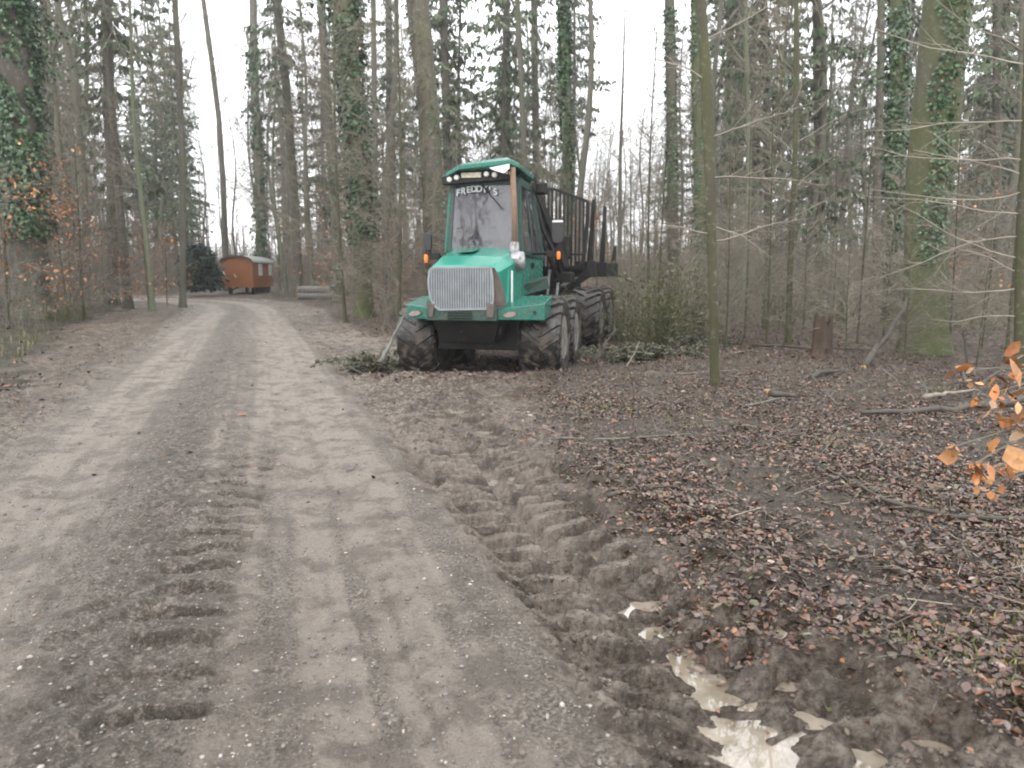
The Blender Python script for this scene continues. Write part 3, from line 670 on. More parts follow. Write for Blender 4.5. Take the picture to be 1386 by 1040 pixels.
def ins(a, b_, c_, d, m=.03):
    P = [Vector(a), Vector(b_), Vector(c_), Vector(d)]; ctr = sum(P, Vector()) / 4; return [p + (ctr - p).normalized() * m for p in P]
WS = pane('windscreen', ins(base['fl'], base['fr'], top['fr'], top['fl'], .05)); 
pane('side_window', ins(base['fr'], mb_, mt_, top['fr'], .05)); pane('side_window', ins(mb_, base['rr'], top['rr'], mt_, .05))
pane('side_window', ins(base['rl'], base['fl'], top['fl'], top['rl'], .05)); pane('rear_window', ins(base['rr'], base['rl'], top['rl'], top['rr'], .05))
# bright green stripe post on the left edge of the windscreen
c = MB(); c.bar((xl0 - .055, yf0 - .03, 1.93), (xl1 - .05, yf1 - .03, 2.9), .035, .04, (0, 1, 0)); c.build('pillar', MG, CAB, .006)
# wiper, rubber seal, letters on the glass
c = MB(); c.bar((-.10, 1.325, 3.04), (.28, 1.32, 2.62), .014); c.bar((-.05, 1.322, 2.99), (.05, 1.322, 2.9), .03); c.build('wiper', MBLACK, CAB)
tx = "FREDDY'S"; cx_, wch = -.15, .092
let = empty('window_lettering', (0, 0, 0), 0, parent=None)
bpy.data.objects.remove(let)
LV = []
for i, ch in enumerate(tx):
    f = i - (len(tx) - 1) / 2
    o = text_mesh(ch, .14, MWHITE, CAB, (cx_ + f * wch, 1.322, 2.90 - .0045 * f * f), (math.pi / 2, -.045 * -f * -1, 0), 'letter')
    LV.append(o)
bm = bmesh.new()
for o in LV:
    o.matrix_basis = Matrix.Translation(o.location) @ o.rotation_euler.to_matrix().to_4x4()
    tmp = o.data.copy(); tmp.transform(o.matrix_basis); bm.from_mesh(tmp)
mt2 = bpy.data.meshes.new('window_lettering'); bm.to_mesh(mt2); bm.free(); mt2.materials.append(mat('faded_white', (.46, .48, .50), (.36, .38, .40), 30, .5))
for o in LV: bpy.data.objects.remove(o)
lo = bpy.data.objects.new('window_lettering', mt2); COL.objects.link(lo); lo.parent = CAB
# roof
RS = [(-.64, 1.14, 3.26), (-.38, 1.02, 3.36), (.46, 1.02, 3.42), (.58, 1.18, 3.37), (.54, 2.6, 3.36), (.45, 2.8, 3.33), (-.60, 2.8, 3.3), (-.66, 2.65, 3.27)]
c = MB(); V = [(p[0], p[1], p[2]) for p in RS] + [(p[0], p[1], p[2] + .07) for p in RS] + [(p[0] * .82, 1.9 + (p[1] - 1.9) * .82, p[2] + .13) for p in RS]
n = 8; F = [tuple(range(n)), tuple(range(2 * n, 3 * n))] + [(i, (i + 1) % n, n + (i + 1) % n, n + i) for i in range(n)] + [(n + i, n + (i + 1) % n, 2 * n + (i + 1) % n, 2 * n + i) for i in range(n)]
c.add(V, F); roof = c.build('roof', MG, CAB, .01); roof.location = (.02, 0, -.14)
c = MB(); c.prism([(.12, 1.03, 3.37), (.45, 1.03, 3.42), (.45, 1.03, 3.35), (.36, 1.03, 3.28), (.20, 1.03, 3.33)], (0, -.02, 0)); c.build('visor_highlight', MWHITE, roof)  # white panel standing in for the bright highlight on the roof front
c = MB(); c.prism([(-.70, 1.18, 3.14), (.50, 1.18, 3.20), (.50, 1.18, 3.38), (-.48, 1.18, 3.345), (-.70, 1.18, 3.26)], (0, .18, 0)); lb = c.build('light_bar', MBLACK, CAB, .01); lb.location = (0, 0, -.13)
for x, z in ((-.56, 3.215), (-.44, 3.245), (.06, 3.285), (.195, 3.27)):
    c = MB(); c.lathe([(.0, -.055), (.030, -.053), (.042, -.04), (.044, 0)], (x, 1.18, z), (0, 1, 0), 18); c.build('work_light', MLAMP, lb)
for x, z in ((.40, 3.3), (.46, 3.285)):
    c = MB(); c.lathe([(.0, -.05), (.025, -.05), (.03, 0)], (x, 1.18, z), (0, 1, 0), 12); c.build('work_light', MLAMP, lb)
c = MB(); c.box(-.36, -.03, 1.15, 1.18, 3.235, 3.315); c.build('number_plate', MPLATE, lb, .006)
c = MB(); c.box(.60, .78, 2.55, 2.75, 3.10, 3.30); c.box(.62, .76, 2.50, 2.56, 3.12, 3.28); c.bar((.60, 2.7, 3.3), (.55, 2.7, 3.42), .04); wl_ = c.build('work_light', MBLACK, CAB, .012); wl_.location = (0, 0, -.13)
# interior
c = MB(); c.box(-.30, .18, 2.15, 2.35, 2.15, 2.85); c.box(-.30, .18, 1.85, 2.3, 2.02, 2.2); c.box(-.17, .05, 2.17, 2.3, 2.85, 3.05); c.build('seat', MSEAT, CAB, .04)
c = MB(); c.box(-.45, .35, 1.45, 1.62, 1.95, 2.14); c.box(.20, .40, 1.45, 1.8, 2.0, 2.58); c.box(-.6, .5, 2.35, 2.6, 1.9, 2.12); c.build('dashboard', MINT, CAB, .02)
c = MB(); c.lathe([(.17, -.012), (.185, 0), (.17, .012), (.155, 0), (.17, -.012)], (-.08, 1.72, 2.33), (0, .5, 1), 24); c.tube([(-.08, 1.72, 2.33), (-.08, 1.58, 2.1)], .02, 8); c.build('steering_wheel', MINT, CAB)
c = MB(); c.box(-.30, -.05, 1.40, 1.44, 1.98, 2.03); c.box(.02, .11, 1.40, 1.46, 1.98, 2.05); c.build('paper', MWHITE, CAB)

# cab lower body and steps (viewer's right)
c = MB(); c.hexa([(-.62, 1.34, 1.2), (.60, 1.34, 1.2), (.72, 2.75, 1.30), (-.70, 2.75, 1.30), (-.63, 1.34, 1.90), (.545, 1.34, 1.90), (.70, 2.75, 1.82), (-.74, 2.75, 1.82)]); body = c.build('cab_body', MG, FW, .015)
c = MB(); c.hexa([(.64, 1.75, 1.50), (.70, 2.60, 1.50), (.62, 2.60, 1.50), (.56, 1.75, 1.50), (.60, 1.75, 1.84), (.72, 2.60, 1.82), (.62, 2.60, 1.82), (.52, 1.75, 1.84)]); dr = c.build('door_panel', MG, body, .01)
c = MB(); c.box(.665, .69, 1.95, 2.02, 1.66, 1.76); c.build('handle', MBLACK, dr)
c = MB(); c.hexa([(.58, 1.45, 1.20), (.84, 2.75, 1.30), (.70, 2.75, 1.32), (.45, 1.45, 1.22), (.62, 1.50, 1.40), (.80, 2.68, 1.50), (.68, 2.70, 1.52), (.48, 1.5, 1.42)]); c.build('step_box', MGD, body, .012)
c = MB(); c.bar((.78, 2.2, 1.2), (.78, 2.2, .8), .05); c.bar((.78, 1.8, 1.2), (.80, 1.8, .95), .03); c.bar((.80, 2.2, .95), (.80, 1.8, .95), .04); c.build('step', MGREY, FW, .006)
# exhaust: stack, collar and round heat shield
c = MB(); c.tube([(.54, 1.08, 1.98), (.53, 1.10, 2.6), (.50, 1.12, 3.24)], .045, 14); c.build('exhaust_pipe', MRUST, FW, smooth=True)
c = MB(); c.lathe([(.0, 0), (.075, .002), (.082, .05), (.075, .16), (.06, .2)], (.54, 1.07, 1.88), (0, 0, 1), 18); c.lathe([(.0, -.13), (.09, -.125), (.15, -.08), (.165, 0), (.15, .11), (.09, .13), (0, .135)], (.60, .98, 1.77), (1, .25, 0), 26); c.build('muffler', MGREY, FW, smooth=True)
# mirrors and indicators
def mirror(s, x, y, z, hh, ww, ax, az):
    m = MB(); P = []
    for k in range(16):
        t = 2 * math.pi * k / 16; P.append((x + ww * math.copysign(abs(math.cos(t)) ** .6, math.cos(t)), y, z + hh * math.copysign(abs(math.sin(t)) ** .6, math.sin(t))))
    m.prism(P, (0, .07, 0)); o = m.build('mirror', MMIRR, FW, .018)
    m = MB(); m.tube([(x, y + .05, z - hh * .6), (x + s * -.02, y + .06, az + .1), (x - s * .05, y + .06, az)], .02, 8); m.tube([(x - s * .05, y + .06, az), (ax, y + .15, az - .01)], .026, 8); m.box(min(x - s * .04, x - s * .20), max(x - s * .04, x - s * .20), y, y + .07, az - .06, az + .04)
    m.build('mirror_arm', MBLACK, o)
    m = MB(); m.lathe([(0, -.075), (.026, -.07), (.034, -.03), (.034, .04), (.026, .06), (0, .065)], (x + s * .02, y - .01, az - .04), (0, 0, 1), 14); m.build('indicator', MORANGE, o)
mirror(-1, -.92, 1.05, 2.09, .15, .068, -.6, 1.86)
mirror(1, 1.13, 1.75, 2.27, .20, .11, .66, 1.92)
c = MB(); c.box(1.04, 1.22, 1.735, 1.75, 2.42, 2.45); c.build('reflector', MWHITE, FW)

# rear unit ------------------------------------------------------
def rear(o): o.parent = REAR; return o
for i, yy in enumerate((2.75, 4.25)):
    place_wheel(REAR, -1.02, yy, WZ, -1, .4 + i); place_wheel(REAR, 1.04, yy, WZ + .08, 1, .7 + i)
c = MB(); c.box(-.32, .32, -.3, 5.9, 1.02, 1.30); c.box(-.6, .6, 2.2, 4.8, .75, 1.0)
c.tube([(-.75, 2.75, .64), (.75, 2.75, .64)], .14, 12); c.tube([(-.75, 4.25, .64), (.75, 4.25, .64)], .14, 12)
for s in (-1, 1): c.prism([(s * .62, 2.5, .45), (s * .62, 4.5, .45), (s * .62, 4.25, .9), (s * .62, 2.8, .9)], (s * .13, 0, 0))
for s in (-1, 1): c.bar((s * .28, 1.0, 1.1), (s * .95, 1.1, 1.62), .14, .18); c.bar((s * .55, .9, .9), (s * .6, 1.05, 1.62), .12, .16); c.bar((s * .3, 2.9, 1.1), (s * 1.1, 2.9, 1.6), .12, .14)
c.build('frame_beam', MBLACK, REAR, .01)
# headboard gate
c = MB(); y = 1.05; gl = [(-1.22, 1.66), (-1.28, 2.6), (-1.28, 2.95), (-.78, 3.24), (.60, 3.24), (1.28, 2.98), (1.28, 2.6), (1.20, 1.78), (.9, 1.64), (-.9, 1.64)]
for i in range(len(gl)): a = gl[i]; b_ = gl[(i + 1) % len(gl)]; c.bar((a[0], y, a[1]), (b_[0], y, b_[1]), .075, .06)
def ztop(x): return np.interp(x, [-1.28, -.78, .60, 1.28], [2.95, 3.24, 3.24, 2.98])
for k in range(31):
    x = -1.2 + k * .08; c.bar((x, y, 1.66), (x, y, float(ztop(x))), .034)
c.bar((-1.25, y + .02, 1.95), (1.25, y + .02, 1.95), .04); c.bar((-.35, y + .03, 1.64), (-.35, y + .03, 3.24), .07)
c.build('headboard', MBLACK, REAR)
for k, (y, h) in enumerate(((1.35, 3.05), (3.0, 3.05), (4.9, 2.25))):
    c = MB(); c.box(-1.25, 1.25, y - .09, y + .09, 1.52, 1.72); c.box(1.0, 1.42, y - .10, y + .10, 1.50, 1.82); c.box(-1.42, -1.0, y - .10, y + .10, 1.50, 1.82); bo = c.build('bolster', MBLACK, REAR, .01)
    for s in (-1, 1):
        c = MB(); c.prism([(s * 1.24, y - .06, 1.8), (s * 1.36, y - .06, 1.8), (s * 1.38, y - .06, h), (s * 1.32, y - .06, h)], (0, .11, 0)); c.build('stake', MBLACK, bo, .006)
# crane
CR = empty('crane', (0, 0, 0), 0, parent=REAR)
c = MB(); c.lathe([(.26, 0), (.26, .25), (.2, .3), (.17, .35)], (0, .45, 1.25), (0, 0, 1), 20); c.box(-.28, .28, .17, .73, 1.05, 1.35); c.tube([(0, .45, 1.5), (0, .45, 3.0)], [.15, .12], 14); c.build('crane_column', MBLACK, CR)
c = MB(); c.prism([(.12, .45, 2.75), (.12, .45, 3.12), (.12, 1.4, 3.0), (.12, 3.6, 2.15), (.12, 3.6, 2.0), (.12, 1.4, 2.72)], (.2, 0, 0)); c.build('main_boom', MBLACK, CR, .012)
c = MB(); c.bar((.22, 3.55, 2.08), (.40, 1.5, 2.35), .16, .18); c.bar((.22, 3.55, 2.08), (.40, 2.0, 2.25), .2, .22); c.build('outer_boom', MBLACK, CR, .01)
c = MB(); c.tube([(.0, .7, 1.7), (.05, 1.5, 2.8)], .06, 10); c.tube([(.30, .35, 3.2), (.42, .30, 2.9), (.55, .28, 2.4), (.80, .34, 1.9), (.86, .5, 1.6)], .045, 8); c.tube([(.26, .30, 3.15), (.40, .25, 2.8), (.50, .22, 2.3), (.68, .34, 1.85), (.75, .5, 1.5)], .04, 8)
c.tube([(.20, .4, 3.2), (.48, .45, 2.85), (.62, .5, 2.3), (.90, .6, 1.75)], .06, 8); c.bar((.36, .3, 3.3), (.98, .5, 1.7), .10, .10); c.build('hydraulic_hose', MBLACK, CR, smooth=False)
c = MB()
for s in (-1, 1): c.tube([(.5, 1.62 + s * .05, 2.30), (.5 + .0, 1.62 + s * .30, 2.15), (.5, 1.62 + s * .34, 1.9), (.5, 1.62 + s * .12, 1.68)], [.06, .06, .05, .03], 8)
c.box(.38, .62, 1.5, 1.74, 2.2, 2.42); c.build('grapple', MBLACK, CR, .01)
c = MB(); c.box(.78, 1.02, .45, .70, 1.86, 2.3); c.build('valve_box', MBLACK, CR, .03); c = MB(); c.box(.70, 1.10, .5, .75, 1.40, 1.60); c.build('valve_box', MBLACK, CR, .03)
for (z, x) in ((1.35, .62), (1.25, .80)):
    c = MB(); c.tube([(x, .6, z + .3), (x - .05, .6, z - .2)], .03, 8); c.build('cylinder_rod', MGREY, CR)

# ------------------------------------------------------------------ wagon at the bend
MWOOD = mat('orange_wood', (.30, .105, .028), (.22, .075, .020), 4, .6, .004, stretch=(6, 6, .6))
MROOF = mat('roof_sheet', (.40, .42, .39), (.28, .30, .27), 3, .5, .004)
MROOFD = mat('roof_edge', (.05, .04, .035), (.08, .06, .05), 6, .7)
bx, by = -18.95, 51.5
bz = gz(bx, by)
WG = empty('site_wagon', (bx, by, bz), math.radians(1.2), 'orange-brown wooden site wagon with a pale curved roof beyond the bend of the track', 'wagon')
hw, L, z0, z1 = 1.07, 4.6, .48, 2.2
c = MB(); P = [(-hw, 0, z0), (hw, 0, z0), (hw, 0, z1)] + [(hw * math.cos(t), 0, z1 + .42 * math.sin(t)) for t in [math.pi * k / 10 for k in range(1, 10)]] + [(-hw, 0, z1)]
c.prism(P, (0, L, 0)); wb = c.build('wagon_body', MWOOD, WG)
c = MB()
for k in range(10):
    x = -hw + .11 + k * .22; c.box(x - .006, x + .006, -.006, .0, z0, z1 + .3 * math.sqrt(max(0, 1 - (x / hw) ** 2)))
c.build('plank_joint', MROOFD, wb)
c = MB(); n = 14
for k in range(n):
    t0, t1 = math.pi * k / n, math.pi * (k + 1) / n; q = lambda t, r: ((hw + r) * math.cos(t), z1 - .02 + (.42 + r) * math.sin(t))
    a, b_, c1, d = q(t0, .03), q(t1, .03), q(t1, .09), q(t0, .09); c.prism([(a[0], -.12, a[1]), (b_[0], -.12, b_[1]), (c1[0], -.12, c1[1]), (d[0], -.12, d[1])], (0, L + .24, 0))
rf = c.build('roof', MROOF, WG)
c = MB()
for k in range(n):
    t0, t1 = math.pi * k / n, math.pi * (k + 1) / n; a, b_, c1, d = q(t0, -.02), q(t1, -.02), q(t1, .10), q(t0, .10); c.prism([(a[0], -.17, a[1]), (b_[0], -.17, b_[1]), (c1[0], -.17, c1[1]), (d[0], -.17, d[1])], (0, .05, 0))
c.build('roof_edge', MROOFD, rf)
for y in (1.3, 3.6):
    c = MB(); c.box(hw - .01, hw + .03, y, y + .75, 1.30, 2.12); wd = c.build('window', MWHITE, WG)
    c = MB(); c.box(hw + .03, hw + .04, y + .36, y + .39, 1.32, 2.1); c.build('frame', MWOOD, wd)
c = MB(); c.prism([(-1.05, -.01, 1.28), (-.80, -.01, 1.28), (-.90, -.01, 1.58), (-.98, -.01, 1.55)], (0, -.03, 0)); c.build('sign', MWHITE, WG)
c = MB(); c.prism([(-.22, -.01, 1.30), (-.12, -.01, 1.18), (-.06, -.01, 1.14), (-.09, -.01, 1.30), (-.18, -.01, 1.42)], (0, -.03, 0)); c.build('sign', MPLATE, WG)
for y in (.8, 4.3):
    for s in (-1, 1):
        c = MB(); c.lathe([(.0, -.06), (.2, -.07), (.28, -.06), (.28, .06), (.2, .07), (0, .06)], (s * .8, y, .28), (1, 0, 0), 20); c.build('wheel', MBLACK, WG)
c = MB(); c.box(-.9, .9, .1, L - .1, .48, .64); c.bar((0, .1, .5), (0, -1.0, .35), .08); c.build('undercarriage', MBLACK, WG)

# ------------------------------------------------------------------ trees
def bark_mat(name, c1, c2, moss, moss_amt, sc_=6, low=2.5):
    """bark with real moss / lichen: more of it near the foot, patchy above"""
    m, nt, b = newmat(name); tc = nt.nodes.new('ShaderNodeTexCoord'); sx = nt.nodes.new('ShaderNodeSeparateXYZ'); nt.links.new(tc.outputs['Object'], sx.inputs[0])
    n = noise(nt, sc_, 7, .7, stretch=(1, 1, .22)); n2 = noise(nt, 1.1, 5, .6, stretch=(1, 1, .5)); n3 = noise(nt, 14, 4, .6)
    col = ramp(nt, n, [(.3, c1), (.7, c2)])
    col = mixc(nt, ramp(nt, n3, [(.58, (0, 0, 0)), (.68, (.5, .5, .5))]), col, (.26, .28, .25))
    hf = math_(nt, 'MULTIPLY', math_(nt, 'SUBTRACT', low, sx.outputs[2]), .10 / low, True)
    f = math_(nt, 'ADD', ramp(nt, n2, [(.5 - .25 * moss_amt, (0, 0, 0)), (.85 - .25 * moss_amt, (.9, .9, .9))]), hf, True)
    col = mixc(nt, f, col, ramp(nt, n3, [(.3, moss), (.7, tuple(x * 1.5 for x in moss))]))
    nt.links.new(col, b.inputs['Base Color']); b.inputs['Roughness'].default_value = .8
    bp = nt.nodes.new('ShaderNodeBump'); bp.inputs['Distance'].default_value = .03; nt.links.new(n, bp.inputs['Height']); nt.links.new(bp.outputs[0], b.inputs['Normal'])
    return m
BK_BEECH = bark_mat('bark_grey', (.075, .066, .054), (.15, .135, .115), (.052, .060, .026), .5)
BK_MOSS = bark_mat('bark_mossy', (.050, .043, .033), (.105, .092, .072), (.046, .056, .014), .85, low=5)
BK_SPR = bark_mat('bark_brown', (.052, .042, .034), (.105, .086, .070), (.042, .05, .025), .5)
BK_BRN = bark_mat('bark_furrowed', (.045, .037, .029), (.12, .10, .082), (.07, .072, .03), .45)
BK_SAP = bark_mat('bark_sapling', (.028, .023, .017), (.075, .062, .047), (.045, .050, .012), .8)
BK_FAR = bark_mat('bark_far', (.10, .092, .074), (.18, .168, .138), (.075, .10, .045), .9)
TWIG = mat('twig', (.225, .198, .155), (.115, .100, .075), 1.3, .85)
TWIG_P = mat('twig_pale', (.34, .305, .25), (.21, .18, .14), 3, .8)
TWIG_G = mat('twig_green', (.085, .095, .035), (.12, .115, .06), 5, .85)
NEED = tint_mat('needles', .6); IVYM = tint_mat('ivy_leaf', .32); ORM = tint_mat('beech_leaf', .5)

def arr(S):
    if isinstance(S, list) and len(S) == 4 and isinstance(S[0], np.ndarray) and S[0].ndim == 2: return S
    A = np.array([list(s[0]) + list(s[1]) + [s[2], s[3]] for s in S], dtype=np.float64); return [A[:, :3], A[:, 3:6], A[:, 6], A[:, 7]]
def cat_(*X): X = [arr(x) for x in X if len(x)]; return [np.concatenate([x[i] for x in X]) for i in range(4)]
def segs_mesh(name, S, m, parent=None, sides=3, loc=None):
    """S: list of (p0, p1, r0, r1) -> thin prisms, one mesh"""
    p0, p1, r0, r1 = arr(S)
    d = p1 - p0; d /= np.maximum(np.linalg.norm(d, axis=1, keepdims=True), 1e-9)
    up = np.where(np.abs(d[:, 2:3]) > .9, np.array([[1., 0, 0]]), np.array([[0, 0, 1.]]))
    r = np.cross(d, up); r /= np.linalg.norm(r, axis=1, keepdims=True); q = np.cross(d, r)
    V = []
    for p, rad in ((p0, r0), (p1, r1)):
        for j in range(sides):
            a = 2 * math.pi * j / sides; V.append(p + (r * math.cos(a) + q * math.sin(a)) * rad[:, None])
    V = np.stack(V, 1); n = len(p0)
    f = np.array([(j, (j + 1) % sides, sides + (j + 1) % sides, sides + j) for j in range(sides)])
    F = (f[None] + (np.arange(n) * 2 * sides)[:, None, None]).reshape(-1, 4)
    return mesh_from(name, V.reshape(-1, 3), F, m, parent, loc=loc)
def trunk_mesh(name, path, rad, m, parent=None, n=12, flare=.5, seed=0, buttress=0):
    """tapered trunk through points (relative to the base), flared foot"""
    P = np.array(path, dtype=float); rs = np.random.default_rng(seed)
    dd = np.concatenate([[0], np.cumsum(np.linalg.norm(np.diff(P, axis=0), axis=1))])
    ts = np.concatenate([[-.25, 0, .08, .2, .4, .7, 1.1], np.arange(1.7, dd[-1], .8)]); ts = ts[ts < dd[-1]]; ts = np.append(ts, dd[-1])
    C = np.stack([np.interp(ts, dd, P[:, k]) for k in range(3)], -1); C[0, 2] -= .25
    R = np.interp(ts, dd, rad); R = R * (1 + flare * np.exp(-np.clip(ts, 0, None) / .35))
    a = np.arange(n) * 2 * math.pi / n; ph = rs.uniform(0, 6.3, 3)
    lob = 1 + .06 * np.sin(3 * a + ph[0]) + .05 * np.sin(2 * a + ph[1])
    V = []
    for i in range(len(ts)):
        k = lob * (1 + (buttress * np.exp(-max(ts[i], 0) / .45)) * np.sin(4 * a + ph[2])) * (1 + .035 * np.sin(a * 2 + ts[i] * 1.7 + ph[1]))
        V.append(np.stack([C[i, 0] + R[i] * k * np.cos(a), C[i, 1] + R[i] * k * np.sin(a), np.full(n, C[i, 2])], -1))
    V = np.concatenate(V); i = np.arange(len(ts) - 1)[:, None] * n; j = np.arange(n)[None]
    F = np.stack([i + j, i + (j + 1) % n, i + n + (j + 1) % n, i + n + j], -1).reshape(-1, 4)
    return mesh_from(name, V, F, m, parent, True)
def grow(S, rs, p, d, L, r, lv, prm):
    """one limb and its twigs; prm[lv] = (segments, children, spread, length ratio, lift, jitter)"""
    ns, nc, spread, ratio, lift, jit = prm[lv]; sl = L / ns; p = np.array(p, float); d = np.array(d, float)
    for k in range(ns):
        d = d + rs.normal(0, jit, 3) + np.array([0, 0, lift]); d /= np.linalg.norm(d)
        p1 = p + d * sl; ra = r * (1 - .8 * k / ns); rb = r * (1 - .8 * (k + 1) / ns); S.append((p, p1, ra, rb))
        if lv + 1 < len(prm):
            m = nc / ns; m = int(m) + (rs.uniform() < m - int(m))
            for _ in range(m if k > 0 or lv > 0 else 0):
                u = rs.normal(0, 1, 3); u -= d * u.dot(d); u /= np.linalg.norm(u); dd = d * math.cos(spread) + u * math.sin(spread)
                q = p + (p1 - p) * rs.uniform(); grow(S, rs, q, dd, L * ratio * rs.uniform(.6, 1.2) * (1 - .5 * k / ns), rb * .55, lv + 1, prm)
        p = p1
def on_path(path, h):
    P = np.array(path, float); return np.array([np.interp(h, P[:, 2], P[:, 0]), np.interp(h, P[:, 2], P[:, 1]), h])
def vgrow(rs, P, D, L, r, ns, lift, jit):
    """many limbs at once -> (p0, p1, r0, r1, unit dir, limb length) arrays"""
    out = []; P = P.copy(); D = D.copy(); n = len(P)
    for k in range(ns):
        D = D + rs.normal(0, jit, (n, 3)); D[:, 2] += lift; D /= np.linalg.norm(D, axis=1, keepdims=True)
        P1 = P + D * (L / ns)[:, None]; out.append((P, P1, r * (1 - .8 * k / ns), r * (1 - .8 * (k + 1) / ns), D.copy(), L * (1 - .55 * k / ns))); P = P1
    return [np.concatenate([o[i] for o in out]) for i in range(6)]
def vchild(rs, par, per_m, spread, ratio, rmin, rr, ns, lift, jit, lmin=.0):
    p0, p1, r0, r1, d, L = par; ln = np.linalg.norm(p1 - p0, axis=1); cnt = rs.poisson(ln * per_m); i = np.repeat(np.arange(len(p0)), cnt); n = len(i)
    if n == 0: i = np.array([0]); n = 1
    t = rs.uniform(0, 1, (n, 1)); P = p0[i] + (p1[i] - p0[i]) * t; u = rs.normal(0, 1, (n, 3)); dd = d[i]; u -= dd * (u * dd).sum(1)[:, None]; u /= np.linalg.norm(u, axis=1, keepdims=True)
    D = dd * math.cos(spread) + u * math.sin(spread); D[:, 2] *= .75
    return vgrow(rs, P, D, np.maximum(L[i] * ratio * rs.uniform(.5, 1.3, n), lmin), np.maximum(r1[i] * rr, rmin), ns, lift, jit)
def bare_crown(path, H, r, seed, h0=.35, nb=24, lmax=5.5, detail=1.0, thick=1.0, rmin=.007):
    rs = np.random.default_rng(seed); f = h0 + (1 - h0) * (np.arange(nb) + rs.uniform(0, 1, nb)) / nb; a = rs.uniform(0, 2 * math.pi, nb)
    D = np.stack([np.cos(a), np.sin(a), .30 + 1.2 * f], -1); D /= np.linalg.norm(D, axis=1, keepdims=True)
    L = lmax * (1.15 - .75 * ((f - h0) / (1 - h0)) ** 1.3) * rs.uniform(.55, 1.1, nb); P = np.array([on_path(path, h) for h in H * f])
    A = vgrow(rs, P, D, L, np.maximum(.014, r * .32 * (1.15 - f)) * thick, 7, .05, .13)
    B = vchild(rs, A, 2.0 * detail, .8, .5, rmin * 1.3, .55, 4, .03, .16, .4)
    C = vchild(rs, B, 2.6 * detail, .75, .55, rmin, .6, 3, .0, .2, .25)
    E = vchild(rs, C, 2.2 * detail, .7, .6, rmin * .8, .7, 2, .0, .2, .15)
    return [np.concatenate([X[i] for X in (A, B, C, E)]) for i in range(4)]
def wavy(H, seed, bend=.35, lean=(0, 0)):
    rs = np.random.default_rng(seed); ph = rs.uniform(0, 6.3, 2); P = []
    for k in range(14):
        z = H * k / 13; P.append((lean[0] * z + bend * math.sin(z * .35 + ph[0]) - bend * math.sin(ph[0]), lean[1] * z + bend * math.sin(z * .3 + ph[1]) - bend * math.sin(ph[1]), z))
    return P
def dead_twigs(S, rs, path, h0, h1, n, L=1.4):
    for _ in range(n):
        h = rs.uniform(h0, h1); a = rs.uniform(0, 6.28); d = np.array([math.cos(a), math.sin(a), rs.uniform(-.35, .25)])
        grow(S, rs, on_path(path, h), d / np.linalg.norm(d), L * rs.uniform(.4, 1.3), .012, 0, [(4, 4, .8, .5, -.02, .14), (3, 0, .6, .5, 0, .2)])
def needle_cards(P, D, size, rs, pal):
    """hanging sprays: narrow triangles along direction D"""
    n = len(P); P = np.array(P); D = np.array(D) + rs.normal(0, .35, (n, 3)); D /= np.linalg.norm(D, axis=1, keepdims=True)
    u = np.cross(D, rs.normal(0, 1, (n, 3))); u /= np.linalg.norm(u, axis=1, keepdims=True); s = size * rs.uniform(.5, 1.3, n)[:, None]
    V = np.stack([P - u * s * .13, P + u * s * .13, P + D * s * .6 + u * s * .17, P + D * s, P + D * s * .55 - u * s * .2], 1)
    F = (np.array([[0, 1, 2, 3, 4]])[None] + (np.arange(n) * 5)[:, None, None]).reshape(-1, 5)
    pal = np.array(pal); c = pal[rs.integers(0, len(pal), n)] * rs.uniform(.6, 1.3, (n, 1))
    C = np.repeat(np.concatenate([c, np.ones((n, 1))], 1)[:, None], 5, 1).reshape(-1, 4)
    return V.reshape(-1, 3), F, C
NPAL = [(.060, .095, .045), (.080, .120, .055), (.052, .080, .042), (.11, .13, .07), (.10, .10, .06)]
def spruce_crown(path, H, seed, h0=.3, L0=3.2, nwh=34, dens=1.0, tuft=.34):
    rs = np.random.default_rng(seed); S = []; P = []; D = []
    for k in range(nwh):
        f = h0 + (1 - h0) * (k + rs.uniform(0, .8)) / nwh; h = H * f; g = (f - h0) / (1 - h0)
        Lb = L0 * (1 - g) ** .75 * (1.0 if g > .12 else .75) + .3
        for j in range(rs.integers(3, 6)):
            a = rs.uniform(0, 6.28); L = Lb * rs.uniform(.55, 1.15); d = np.array([math.cos(a), math.sin(a), .25 * g - .12]); p = on_path(path, h); nseg = 5
            for q in range(nseg):
                d = d + np.array([0, 0, -.10 if q < 3 else .10]) + rs.normal(0, .07, 3); d /= np.linalg.norm(d); p1 = p + d * L / nseg
                S.append((p, p1, .028 * (1 - q / 6) * (L / 3 + .3), .028 * (1 - (q + 1) / 6) * (L / 3 + .3)))
                m = int(rs.poisson(dens * (3 + 6 * (q > 0)) * L / 3))
                for _ in range(m):
                    w = p + (p1 - p) * rs.uniform() ; side = np.cross(d, (0, 0, 1)) * rs.choice([-1, 1]); off = side * rs.uniform(0, .55) * L / 3 * (1 - .12 * q) 
                    P.append(w + off + np.array([0, 0, -rs.uniform(0, .12)])); D.append(side * .5 + d * .3 + np.array([0, 0, -.95]))
                    if rs.uniform() < .3: S.append((w, w + off, .006, .003))
                p = p1
    return S, needle_cards(P, D, tuft, rs, NPAL)
